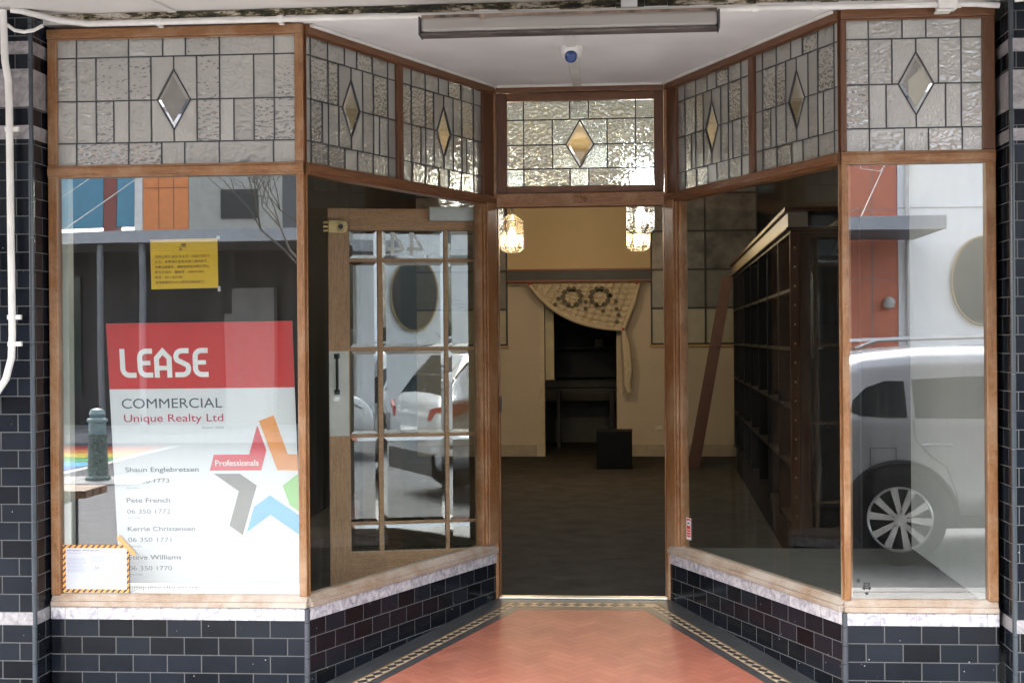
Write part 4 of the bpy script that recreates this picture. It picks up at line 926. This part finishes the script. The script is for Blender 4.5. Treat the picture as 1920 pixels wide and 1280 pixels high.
for cx, cz in ((-.235, 1.86), (.06, 1.93), (.12, 1.86), (.13, 1.77), (.15, 1.70), (-.56, 1.90), (-.60, 1.83), (-.03, 1.75), (.13, 1.62), (-.24, 1.78)): ring(cx, cz, .026, .025, n=7)
mb.build('lace_motif', hole, ct, fix=False)
mb = MB(); mb.tube([(a, YC - .015, b) for a, b in hem], [.018 + .012 * math.sin(i / 14 * math.pi) for i in range(15)], 8); mb.tube([(.40, YC - .01, 2.07), (.33, YC - .02, 1.85), (.205, YC - .02, 1.53)], [.012, .03, .025], 8)
mb.tube([(.205, YC - .02, 1.53), (.235, YC - .02, 1.35), (.26, YC - .02, 1.05), (.245, YC - .02, .88), (.27, YC - .02, .78)], [.02, .055, .06, .045, .03], 8); mb.build('gathered_hem', lace, ct, smooth=True)
mb = MB(); mb.tube([(-1.16, YC, 2.083), (.46, YC, 2.087)], .007, 8); mb.build('curtain_rod', MT['brass'], ct)
mb = MB(); mb.lathe((.205, YC - .045, 1.53), [(.018, 0), (.012, -.012)], 'y', 10); mb.lathe((-.90, YC - .02, 2.083), [(.02, 0), (.016, -.012)], 'y', 10); mb.lathe((.37, YC - .02, 2.083), [(.02, 0), (.016, -.012)], 'y', 10); mb.build('red_bow', plain('red_ribbon', (.4, .04, .03), .6), ct)
th = thing('wall_socket', 'small white power socket low on the rear wall beside the ladder', 'socket', (.62, YB - .01, .35))
mb = MB(); mb.box(.58, .66, YB - .012, YB - .0008, .32, .37); mb.build('faceplate', MT['pvc'], th, bevel=.003)
# box on the floor
bx = thing('black_box', 'plain black square box standing on the shop floor by the rear doorway', 'box', (.10, 9.55, 0))
mb = MB(); mb.box(-.09, .297, 9.36, 9.74, .006, .405); mb.build('box_body', plain('navy_black', (.007, .009, .013), .55, spec=.1), bx, bevel=.006)
mb = MB(); mb.box(-.093, .300, 9.357, 9.743, .4055, .418); mb.build('lid', plain('navy_lid', (.010, .012, .017), .5, spec=.15), bx, bevel=.004)
# shelving along the right
sh = thing('shelving_unit', 'long dark bookcase with cream pelmet along the right wall', 'shelving', (1.5, 6, 0))
shelfm = wood('dark_shelf_wood', (.003, .0025, .002), (.010, .007, .006), VS, rough=.5); copper = wood('copper_lit_wood', (.02, .009, .005), (.06, .024, .012), VS, rough=.4)  # copper tone paints warm light on the shelving edge into the wood
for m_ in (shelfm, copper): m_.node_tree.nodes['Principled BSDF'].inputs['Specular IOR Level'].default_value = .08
SF = Frame((1.24, 2.55), (1.39, 9.30))            # face line; n points to +x -> use negative t for room side
D = .40
def sbox(mb, a0, a1, t0, t1, z0, z1, mi=0): SF.box(mb, a0, a1, t0, t1, z0, z1, mi)
mb = MB()
nb = 7; bl = SF.L / nb
for k in range(nb + 1):
    a = min(k * bl, SF.L - .02); sbox(mb, a, a + .022, .0, D, .25 if k else .005, 2.05)
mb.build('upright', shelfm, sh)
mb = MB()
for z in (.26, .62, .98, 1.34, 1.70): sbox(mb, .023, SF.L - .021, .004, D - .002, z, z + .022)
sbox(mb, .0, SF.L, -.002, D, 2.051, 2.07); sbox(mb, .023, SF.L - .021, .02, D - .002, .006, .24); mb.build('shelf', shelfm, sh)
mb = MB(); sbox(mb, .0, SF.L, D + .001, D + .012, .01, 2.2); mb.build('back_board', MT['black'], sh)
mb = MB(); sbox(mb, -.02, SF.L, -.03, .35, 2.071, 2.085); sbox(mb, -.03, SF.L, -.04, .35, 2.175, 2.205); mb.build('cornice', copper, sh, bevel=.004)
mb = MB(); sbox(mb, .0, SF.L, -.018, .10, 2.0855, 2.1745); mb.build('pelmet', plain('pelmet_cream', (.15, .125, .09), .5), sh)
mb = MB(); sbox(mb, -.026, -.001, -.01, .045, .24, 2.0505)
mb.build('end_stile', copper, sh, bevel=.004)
mb = MB()
for k in range(15): c = SF(-.027, .018, .35 + k * .115); mb.lathe(c, [(.006, 0), (.003, -.006)], 'y', 8)
mb.build('stud', MT['brass'], sh)
ld = thing('leaning_ladder', 'brown wooden ladder leaning against the far end of the dark shelving', 'ladder', (1.1, 9.5, 0))
lw_ = plain('ladder_wood', (.10, .045, .035), .5)
mb = MB()
for y in (9.45, 9.85):
    mb.prism([(.915, y, .005), (1.025, y, .005), (1.40, y, 2.08), (1.31, y, 2.10)], [(.915, y + .03, .005), (1.025, y + .03, .005), (1.40, y + .03, 2.08), (1.31, y + .03, 2.10)])
mb.build('side_rail', lw_, ld, bevel=.003)
mb = MB()
for k in range(7): z = .25 + k * .27; x = .97 + .385 * z / 2.08; mb.tube([(x, 9.43, z), (x, 9.90, z)], .017, 8)
mb.build('rung', lw_, ld, smooth=True)
# display floor and side panel, right window
dp = thing('display_platform', 'raised grey display floor inside the right front window', 'platform', (1.4, .8, 0))
mb = MB(); P = [(R1 + .03, .06), (R0 - .04, .06), (R0 - .04, 1.66), (R2 + .08, 1.66)]
mb.prism([(x, y, .01) for x, y in P], [(x, y, .282) for x, y in P]); mb.build('platform_box', plain('grey_carpet', (.07, .07, .066), .9, bump=.3, bscale=150), dp)
mb = MB(); mb.box(R0 - .036, R0 + .0, .062, 1.67, .283, 2.80); tag(mb.build('side_panel', plain('white_panel', (.56, .56, .55), .5, var=.04)), 'white painted panel lining the right side of the front window', 'panel')
mb = MB(); mb.box(L0 + .004, L0 + .066, .0605, .12, .05, 2.75); tag(mb.build('window_lining', plain('pale_lining', (.60, .62, .55), .5)), 'narrow pale strip lining the left edge of the lease sign window', 'panel')
# pendant lamps
warm = (1, .74, .46); cool = (.95, .97, 1.0)
def lantern_glass():
    m, t, b = nodes('lantern_glass'); t.nodes.remove(b); out = t.nodes['Material Output']
    tr = N(t, 'ShaderNodeBsdfTransparent'); tr.inputs[0].default_value = (.85, .80, .68, 1); tl = N(t, 'ShaderNodeBsdfTranslucent'); tl.inputs[0].default_value = (.012, .010, .006, 1)
    gl = N(t, 'ShaderNodeBsdfGlossy'); gl.inputs['Roughness'].default_value = .15
    tc = N(t, 'ShaderNodeTexCoord'); no = N(t, 'ShaderNodeTexNoise', Scale=45.0, Detail=2.0); t.links.new(tc.outputs['Object'], no.inputs['Vector'])
    r = ramp(t, [(.35, (.12, .12, .12)), (.7, (.40, .40, .40))]); t.links.new(no.outputs['Fac'], r.inputs[0])
    bp = N(t, 'ShaderNodeBump', Strength=.8, Distance=.02); t.links.new(no.outputs['Fac'], bp.inputs['Height']); t.links.new(bp.outputs[0], gl.inputs['Normal'])
    m1 = N(t, 'ShaderNodeMixShader'); t.links.new(r.outputs[0], m1.inputs[0]); t.links.new(tr.outputs[0], m1.inputs[1]); t.links.new(tl.outputs[0], m1.inputs[2])
    m2 = N(t, 'ShaderNodeMixShader'); m2.inputs[0].default_value = .10; t.links.new(m1.outputs[0], m2.inputs[1]); t.links.new(gl.outputs[0], m2.inputs[2]); t.links.new(m2.outputs[0], out.inputs[0])
    return m
shade = lantern_glass()
def lantern(x, y, z0, col, em, pw, label):
    th = thing('pendant_lamp', label, 'pendant lamp', (x, y, z0), 'six leaded glass lanterns hanging in two rows')
    seg = 8; r = .123; hz = .30
    ring_ = lambda rr, z: [(x + rr * math.cos((k + .5) * 2 * math.pi / seg), y + rr * math.sin((k + .5) * 2 * math.pi / seg), z) for k in range(seg)]
    A, B, Cc, Dd, E_ = ring_(r * .62, z0), ring_(r, z0 + .035), ring_(r, z0 + .17), ring_(r, z0 + hz), ring_(.03, z0 + hz + .07)
    g = MB(); c = MB()
    for P, Q in ((A, B), (B, Cc), (Cc, Dd), (Dd, E_)):
        for k in range(seg):
            k2 = (k + 1) % seg; g.poly([P[k], P[k2], Q[k2], Q[k]])
            c.tube([P[k], Q[k]], .0036, 5, cap=False); c.tube([P[k], P[k2]], .0036, 5, cap=False)
    g.poly(A[::-1]); sh_ = g.build('glass_shade', shade, th, fix=False); c.build('lead_frame', MT['black'], th)
    c = MB(); c.tube([(x, y, z0 + hz + .06), (x, y, ZCEIL)], .004, 6)
    for k in range(0, seg, 2): c.tube([E_[k], (x, y, z0 + hz + .17)], .0025, 5)
    c.build('hanging_chain', MT['black'], th)
    b = MB(); b.lathe((x, y, z0 + .12), [(.004, -.002), (.026, .02), (.033, .05), (.024, .085), (.014, .11)], 'z', 14); b.lathe((x + .05, y - .01, z0 + .10), [(.004, -.002), (.018, .015), (.022, .035), (.014, .06)], 'z', 12)
    b.build('bulb', emit('bulb_glow', col, em), th, smooth=True)
    l = bpy.data.lights.new('lamp_light', 'POINT'); l.energy = pw; l.color = col; l.shadow_soft_size = .08; l.specular_factor = .15
    lo = bpy.data.objects.new('lamp_light', l); COL.objects.link(lo); lo.parent = th; lo.location = (0, 0, .14)
    return th
for i, (y, col, em, pw, nm) in enumerate(((3.1, cool, 7, 3.6, 'nearest'), (5.4, cool, 3.5, 3.4, 'middle'), (7.7, warm, 1.8, 10.5, 'farthest'))):
    for x, sd_ in ((-.85 if i < 1 else -.86, 'left'), (.365, 'right')):
        lantern(x, y, 2.268, col, em, pw, '%s %s leaded glass lantern hanging in the %s row' % (nm, 'white' if i < 2 else 'amber', sd_))

# ------------------------------------------------------------------ across the street (seen in the glass)
YF = -19.0
fb = thing('shop_building', 'orange panelled building with blue windows across the street', 'building', (-9, YF, ZRD))
def slab(name, x0, x1, z0, z1, mat, par, d=.3, y=YF): mb = MB(); mb.box(x0, x1, y - d, y, z0, z1); return mb.build(name, mat, par)
beige = plain('beige_render', (.38, .37, .33), .8); orange = plain('orange_cladding', (.72, .24, .07), .5); oran2 = plain('terracotta_cladding', (.58, .19, .11), .6); blue = plain('blue_glazing', (.05, .22, .33), .12)
slab('side_wall', -16, -10.2, -.2, 8, beige, fb); slab('blue_window', -10.19, -9.20, 3.5, 6.5, blue, fb, .2); slab('mullion', -9.19, -8.95, 3.3, 7, plain('maroon_frame', (.25, .07, .05), .5), fb)
slab('blue_window', -8.94, -8.62, 3.5, 6.5, blue, fb, .2); slab('white_edge', -8.61, -8.46, 3.3, 7.2, MT['pvc'], fb); slab('orange_panel', -8.45, -7.62, 3.3, 7.5, orange, fb)
slab('upper_wall', -7.61, -5.9, 3.3, 8.0, beige, fb); mb = MB(); mb.box(-7.02, -6.35, YF + .005, YF + .03, 3.62, 4.15); mb.build('dark_window', MT['black'], fb)
slab('upper_wall', -5.89, 4.05, 3.3, 6.5, plain('grey_render', (.10, .105, .11), .7), fb)
slab('dark_shopfront', -12, 4.05, -.2, 3.29, plain('maroon_shopfront', (.014, .007, .008), .5, var=.6, scale=.8), fb)
mb = MB()
for x0, x1 in ((-11.8, -9.6), (-5.0, -3.2), (-2.8, -.4), (.2, 2.6)): mb.box(x0, x1, YF + .005, YF + .05, .5, 2.6)
mb.build('shop_glazing', plain('shop_glazing', (.02, .035, .03), .08), fb)
mb = MB(); mb.box(-6.75, -6.0, YF + .05, YF + .3, -.08, 2.35); mb.box(-6.9, -6.6, YF + .05, YF + .25, -.08, 1.9); mb.build('pale_column', plain('column_grey', (.22, .21, .20), .8), fb)
aw = thing('street_awning', 'flat grey awning along the building across the street', 'awning', (-3, -16.5, 3))
mb = MB(); mb.hexa([(-14, -16.7, 3.02), (5.2, -16.5, 3.08), (5.2, YF + .06, 3.08), (-14, YF + .06, 3.02), (-14, -16.7, 3.06), (5.2, -16.5, 3.12), (5.2, YF + .06, 3.12), (-14, YF + .06, 3.06)]); mb.build('awning_deck', plain('awning_grey', (.16, .16, .165), .6), aw)
mb = MB(); mb.hexa([(-14, -16.66, 3.02), (5.22, -16.44, 3.08), (5.22, -16.5, 3.08), (-14, -16.72, 3.02), (-14, -16.66, 3.21), (5.22, -16.44, 3.29), (5.22, -16.5, 3.29), (-14, -16.72, 3.21)]); mb.build('fascia', plain('fascia_grey', (.30, .31, .33), .45), aw)
mb = MB()
for x in (-8.4, -7.7, -3.0, 1.5): mb.tube([(x, -16.75, ZRD + .13), (x, -16.75, 3.02)], .055, 10)
mb.build('awning_post', plain('post_grey', (.16, .17, .18), .5), aw)
mb = MB()
for x in (-10.0, -9.1, 3.9): mb.tube([(x, -16.6, 3.2), (x + .9, YF + .1, 4.6)], .009, 6)
mb.build('tie_rod', MT['pvc'], aw)
wb = thing('white_building', 'white rendered building with terracotta corner and oval window across the street', 'building', (8, YF, ZRD))
slab('terracotta_corner', 4.06, 4.93, -.2, 6.6, oran2, wb); slab('white_wall', 4.94, 16, -.2, 6.6, plain('bright_render', (.80, .80, .80), .8, var=.03), wb)
mb = MB()
for x in (8.4, 11.9): mb.box(x, x + .012, YF + .001, YF + .004, .0, 6.5)
mb.box(4.95, 16, YF + .001, YF + .005, 3.62, 3.635)
for z in (1.2, 2.4, 3.6, 4.8): mb.box(4.07, 4.92, YF + .001, YF + .005, z, z + .015)
mb.box(4.50, 4.515, YF + .0055, YF + .008, 0, 6.5)
mb.build('panel_joint', plain('joint_grey', (.30, .28, .27), .8), wb, split=False)
mb = MB(); mb.tube([(5.1, YF + .06, 0), (5.1, YF + .06, 6.5)], .045, 10); mb.build('downpipe', MT['pvc'], wb, smooth=True)
mb = MB()
for x in (-5.2, -3.4, -1.6, .2, 2.0): mb.box(x, x + 1.1, YF + .005, YF + .03, 3.9, 5.4)
mb.build('upper_window', plain('upper_glass', (.05, .06, .07), .1), fb)
mb = MB()
for x in (-8.17, -7.9): mb.box(x, x + .012, YF + .001, YF + .004, 3.3, 7.4)
for z in (4.2, 5.1): mb.box(-8.44, -7.63, YF + .0045, YF + .007, z, z + .015)
mb.build('cladding_joint', plain('joint_dark', (.25, .09, .04), .8), fb, split=False)
mb = MB(); c = Vector((6.36, YF + .02, 2.36))
mb.prism([c + Vector((.50 * math.cos(a), 0, .74 * math.sin(a))) for a in [k * math.pi / 20 for k in range(40)]], [c + Vector((.50 * math.cos(a), .03, .74 * math.sin(a))) for a in [k * math.pi / 20 for k in range(40)]]); mb.build('oval_window', plain('oval_glass', (.018, .024, .026), .25), wb)
mb = MB()
ellp = [c + Vector((.52 * math.cos(a), .04, .76 * math.sin(a))) for a in [k * math.pi / 20 for k in range(41)]]; mb.tube(ellp, .022, 6); mb.build('oval_frame', plain('ochre_frame', (.35, .25, .12), .5), wb)
mb = MB(); mb.lathe((4.76, YF + .10, 1.98), [(.02, -.11), (.08, -.08), (.11, 0), (.08, .08), (.02, .11)], 'z', 16); mb.build('globe_light', plain('globe', (.55, .53, .48), .3), wb, smooth=True)
mb = MB(); mb.tube([(3.2, -16.4, 7), (3.9, -16.4, 4.05), (4.2, -16.4, 4.0), (4.7, -16.4, 4.6), (5.2, -16.4, 6.5)], .009, 6)
tag(mb.build('hanging_cable', MT['pvc']), 'slack pale cable looping down in front of the terracotta building corner', 'cable')
bn = thing('street_bench', 'wooden slatted bench on the footpath near the kerb', 'bench', (-3.6, -2.6, zg(-2.6)))
bwd = wood('bench_wood', (.20, .10, .05), (.38, .22, .12), HS); zb_ = zg(-2.6)
mb = MB()
for k in range(3): mb.box(-4.9, -3.1, -2.5 - k * .13, -2.39 - k * .13, .455, .505)
mb.build('seat', bwd, bn, bevel=.006)
mb = MB()
for x in (-4.7, -3.3):
    for y in (-2.45, -2.72): mb.tube([(x, y, zb_), (x, y, .45)], .022, 8)
    mb.tube([(x, -2.45, .42), (x, -2.72, .42)], .018, 8)
mb.build('leg', MT['black'], bn)
bo = thing('ornate_bollard', 'short ornate green bollard with mosaic shaft beside the rainbow crossing', 'bollard', (-5.94, -10.05, ZRD))
mb = MB(); mb.lathe((-5.94, -10.05, ZRD), [(.15, 0), (.15, .05), (.12, .08), (.105, .5), (.115, .52), (.115, .56)], 'z', 18); mb.build('shaft', plain('mosaic_shaft', (.12, .16, .14), .4, var=.9, scale=40), bo, smooth=True)
mb = MB(); mb.lathe((-5.94, -10.05, ZRD), [(.10, .561), (.10, .70), (.12, .71), (.12, .74), (.08, .76), (.095, .80), (.075, .85), (.02, .87)], 'z', 18); mb.build('cap', plain('verdigris', (.22, .30, .30), .45), bo, smooth=True)
mb = MB(); mb.box(-6.6, -5.3, -10.5, -9.6, ZRD - .01, ZRD + .02)
struct(mb.build('paved_island', GR['path'], bevel=.01))
bt = thing('bare_tree', 'leafless street tree with thin branches across the street', 'tree', (-4.35, -14.2, ZRD))
bark = plain('bark', (.10, .085, .07), .9)
mb = MB(); mb.tube([(-4.35, -14.2, ZRD), (-4.31, -14.2, 1.2), (-4.38, -14.15, 2.6)], [.05, .04, .035], 8); mb.build('trunk', bark, bt, smooth=True)
mb = MB(); random.seed(11)
def branch(p, d, l, r, n):
    q = p + d * l; mb.tube([p, p + d * l * .5 + Vector((random.uniform(-.05, .05),) * 3), q], [r * .6, r * .5, r * .4], 5, cap=False)
    if n:
        for k in range(3 if n > 1 else 2):
            nd = (d + Vector((random.uniform(-.7, .7), random.uniform(-.7, .7), random.uniform(-.35, .5)))).normalized(); branch(q, nd, l * random.uniform(.6, .85), r * .6, n - 1)
for k in range(5): branch(Vector((-4.38, -14.15, 2.2 + .1 * k)), Vector((math.cos(k * 1.3), math.sin(k * 1.3), .9)).normalized(), .9, .035, 4)
mb.build('branches', bark, bt)

# ------------------------------------------------------------------ cars
def make_car(label, paint):
    Lc, Wd = 4.3, .885
    #  x, zbot, zbelt, ztop, wbody, wroof
    S = [(.00, .34, .74, .78, .70, .62), (.05, .30, .92, .98, .80, .70), (.13, .28, 1.02, 1.06, .845, .66), (.26, .27, 1.04, 1.27, .862, .62), (.42, .27, 1.05, 1.475, .872, .60), (.60, .26, 1.045, 1.53, .878, .61), (.98, .26, 1.03, 1.56, .885, .625), (1.05, .26, 1.03, 1.562, .885, .627), (1.75, .26, 1.00, 1.575, .885, .64), (1.83, .26, 1.0, 1.573, .885, .64), (2.25, .26, .985, 1.55, .885, .635), (2.62, .26, .975, 1.475, .885, .62), (2.95, .26, .97, 1.27, .882, .66), (3.22, .26, .965, 1.06, .878, .72), (3.5, .27, .93, .985, .872, .74), (3.9, .28, .87, .92, .85, .72), (4.15, .30, .78, .82, .79, .66), (4.27, .33, .62, .66, .68, .56), (4.3, .36, .50, .54, .6, .5)]
    car = thing('parked_car', label, 'car', (0, 0, 0))
    def sec(s):
        x, zb, zl, zt, wb, wr = s
        h = zl - zb
        half = [(0, zb), (wb * .82, zb), (wb * .965, zb + h * .12), (wb, zb + h * .35), (wb * 1.0, zb + h * .62), (wb * .985, zb + h * .85), (wb * .955, zl)]
        g = zt - zl
        half += [(wb * .945 + (wr + .02 - wb * .945) * .08, zl + g * .06), (wr + .02 + (wb * .945 - wr - .02) * .12, zl + g * .64), (wr + .004, zl + g * .86), (wr * .8, zl + g * .985), (0, zt)]
        return [(x, y, z) for y, z in half] + [(x, -y, z) for y, z in half[-2:0:-1]]
    R_ = [sec(s) for s in S]; n = len(R_[0])
    bodym, gl = MB(), MB()
    for i in range(len(R_) - 1):
        for k in range(n):
            k2 = (k + 1) % n; q = [R_[i][k], R_[i + 1][k], R_[i + 1][k2], R_[i][k2]]
            x0 = S[i][0]; side = k in (7, n - 8)
            isg = (side and ((i in (5,)) or (7 <= i <= 7) or (9 <= i <= 11))) or (k in (9, 10, 11, n - 10, n - 11, n - 12) and (i in (2, 3) or i in (11, 12)))
            if side and i == 5: isg = True
            (bodym).poly(q)
            if isg and not side:
                c = sum((Vector(p) for p in q), Vector()) / 4
                nn = (Vector(q[1]) - Vector(q[0])).cross(Vector(q[3]) - Vector(q[0])).normalized()
                if nn.dot(c - Vector((c.x, 0, .9))) < 0: nn = -nn
                q2 = [Vector(p) + (c - Vector(p)) * .035 + nn * .004 for p in q]; gl.poly(q2)
    bodym.poly(R_[0][::-1]); bodym.poly(R_[-1])
    def yside(x, z):
        for a, b_ in zip(S, S[1:]):
            if a[0] <= x <= b_[0]: break
        t = (x - a[0]) / (b_[0] - a[0]); s = [p + (q - p) * t for p, q in zip(a, b_)]
        _, zb, zl, zt, wb, wr = s; g = zt - zl; z1, z2 = zl + g * .06, zl + g * .64
        y1, y2 = wb * .945 + (wr + .02 - wb * .945) * .08, wr + .02 + (wb * .945 - wr - .02) * .12
        return y1 + (y2 - y1) * (z - z1) / (z2 - z1)
    for P in ([(.47, 1.10), (.55, 1.068), (.70, 1.056), (.87, 1.052), (.87, 1.315), (.74, 1.318), (.60, 1.27), (.50, 1.18)], [(.925, 1.052), (1.3, 1.045), (1.72, 1.04), (1.72, 1.352), (1.3, 1.345), (.925, 1.325)],
              [(1.80, 1.04), (2.3, 1.03), (2.82, 1.02), (2.62, 1.16), (2.42, 1.29), (2.2, 1.345), (1.80, 1.355)]):
        for s in (-1, 1):
            cx = sum(p[0] for p in P) / len(P); cz = sum(p[1] for p in P) / len(P)
            A = [(x, s * (yside(x, z) - .006), z) for x, z in P]; B = [(x, s * (yside(x, z) + .010), z) for x, z in P]; gl.prism(A, B)
    b = bodym.build('body', paint, car, smooth=True); sb = b.modifiers.new('sub', 'SUBSURF'); sb.levels = 1; sb.render_levels = 2
    bm = bmesh.new(); bm.from_mesh(b.data); bmesh.ops.remove_doubles(bm, verts=bm.verts, dist=.0005); bmesh.ops.recalc_face_normals(bm, faces=bm.faces); bm.to_mesh(b.data); bm.free()
    for p in b.data.polygons: p.use_smooth = True
    gl.build('window', plain('car_window', (.012, .018, .02), .05, spec=.8), car, fix=False)
    tyre, rim, arch = plain('tyre', (.015, .015, .016), .8), plain('alloy', (.55, .56, .57), .3, .9), plain('arch', (.02, .02, .022), .7)
    for x in (.80, 3.42):
        for s in (-1, 1):
            y = s * .79
            w_ = MB(); w_.lathe((x, y + s * .0, .335), [(.335, s * -.10), (.335, s * .085), (.31, s * .105), (.235, s * .108)], 'y', 36); wh = w_.build('wheel', tyre, car, smooth=True)
            w_ = MB(); yy = y + s * .111
            for k in range(5):
                for dlt in (-10, 10):
                    a = R(72 * k + dlt + 12); a2 = R(72 * k + dlt * 1.7 + 12)
                    c0, c1 = Vector((math.cos(a) * .045, 0, math.sin(a) * .045)), Vector((math.cos(a2) * .222, 0, math.sin(a2) * .222)); t = Vector((-math.sin(a), 0, math.cos(a))) * .016; t2 = t * 1.7
                    o = Vector((x, yy, .335)); w_.prism([o + c0 - t, o + c0 + t, o + c1 + t2, o + c1 - t2], [p + Vector((0, s * .014, 0)) for p in (o + c0 - t, o + c0 + t, o + c1 + t2, o + c1 - t2)])
            w_.tube([Vector((x + .225 * math.cos(q * math.pi / 18), yy + s * .004, .335 + .225 * math.sin(q * math.pi / 18))) for q in range(37)], .010, 6, cap=False)
            w_.lathe((x, yy, .335), [(.05, 0), (.045, s * .016)], 'y', 14); w_.build('rim', rim, wh)
            a_ = MB(); pts = [Vector((x + .40 * math.cos(R(q)), s * .889, .335 + .40 * math.sin(R(q)))) for q in range(-8, 189, 7)]
            a_.tube(pts, .022, 6, cap=False)
            P = [Vector((x + .40 * math.cos(R(q)), 0, .335 + .40 * math.sin(R(q)))) for q in range(-8, 189, 7)]
            a_.prism([p + Vector((0, s * .882, 0)) for p in P], [p + Vector((0, s * .889, 0)) for p in P]); a_.build('wheel_arch', arch, car)
    m_ = MB()
    for s in (-1, 1): m_.box(.1, 4.2, s * .870, s * .892, .27, .36)
    m_.box(-.012, .12, -.66, .66, .27, .50); m_.build('cladding', arch, car, bevel=.01)
    m_ = MB()
    for s in (-1, 1):
        m_.prism([(.02, s * .50, .82), (.10, s * .845, .84), (.42, s * .875, .98), (.30, s * .865, 1.02), (.09, s * .80, .98), (.03, s * .55, .93)], [(.0, s * .52, .82), (.085, s * .862, .84), (.42, s * .884, .98), (.30, s * .876, 1.02), (.07, s * .83, .98), (.01, s * .57, .93)])
    m_.build('tail_lamp', plain('red_lens', (.28, .008, .008), .15), car)
    m_ = MB()
    for s in (-1, 1): m_.prism([(4.18, s * .5, .66), (4.0, s * .80, .70), (3.85, s * .84, .80), (4.1, s * .6, .78)], [(4.24, s * .5, .66), (4.06, s * .83, .70), (3.88, s * .865, .80), (4.14, s * .62, .80)])
    m_.build('headlight', plain('lamp_lens', (.6, .62, .64), .1), car)
    m_ = MB()
    for s in (-1, 1): m_.tube([(.55, s * .60, 1.545), (.7, s * .61, 1.60), (1.5, s * .63, 1.625), (2.3, s * .62, 1.585), (2.45, s * .61, 1.54)], .014, 6)
    m_.build('roof_rail', rim, car, smooth=True)
    m_ = MB()
    for s in (-1, 1):
        for x in (.97, 2.0): m_.tube([(x, s * .885, .86), (x + .03, s * .915, .865), (x + .16, s * .915, .865), (x + .19, s * .885, .86)], .013, 6)
    m_.build('door_handle', paint, car, smooth=True)
    m_ = MB()
    for s in (-1, 1):
        for x in (1.76, 2.82): m_.box(x - .003, x + .003, s * .884, s * .8885, .4, .95)
        m_.tube([(.90, s * .884, 1.04), (.915, s * .889, .9), (1.0, s * .890, .80), (1.13, s * .890, .70), (1.20, s * .890, .5), (1.2, s * .889, .38)], .0035, 5)
        if s == 1:
            for (x0, x1, z0, z1) in ((.60, .603, .68, .84), (.78, .783, .68, .84), (.60, .783, .838, .841), (.60, .783, .68, .683)): m_.box(x0, x1, s * .880, s * .8885, z0, z1)
    m_.build('panel_gap', arch, car)
    m_ = MB(); m_.tube([(.48, .0, 1.50), (.40, 0, 1.60), (.28, 0, 1.72)], [.008, .005, .003], 6); m_.build('aerial', MT['black'], car)
    m_ = MB(); m_.box(-.014, -.002, -.26, .26, .62, .735); pm = m_.build('number_plate', plain('plate_white', (.7, .7, .7), .4), car)
    m_ = MB(); m_.box(2.55, 2.66, .885, 1.03, .98, 1.10); m_.box(2.55, 2.66, -1.03, -.885, .98, 1.10); m_.build('mirror', paint, car, bevel=.02)
    return car
silver = plain('silver_paint', (.44, .46, .49), .28, .35, var=.03, coat=1.0); whitep = plain('white_car_paint', (.75, .75, .75), .25, var=.02, coat=1.0)
carA = make_car('silver hatchback parked at the kerb in front of the right window', silver); carA.location = (1.37, -5.0, ZRD)
carB = make_car('white car parked on the far side of the street', whitep); carB.location = (-1.7, -10.6, ZRD)
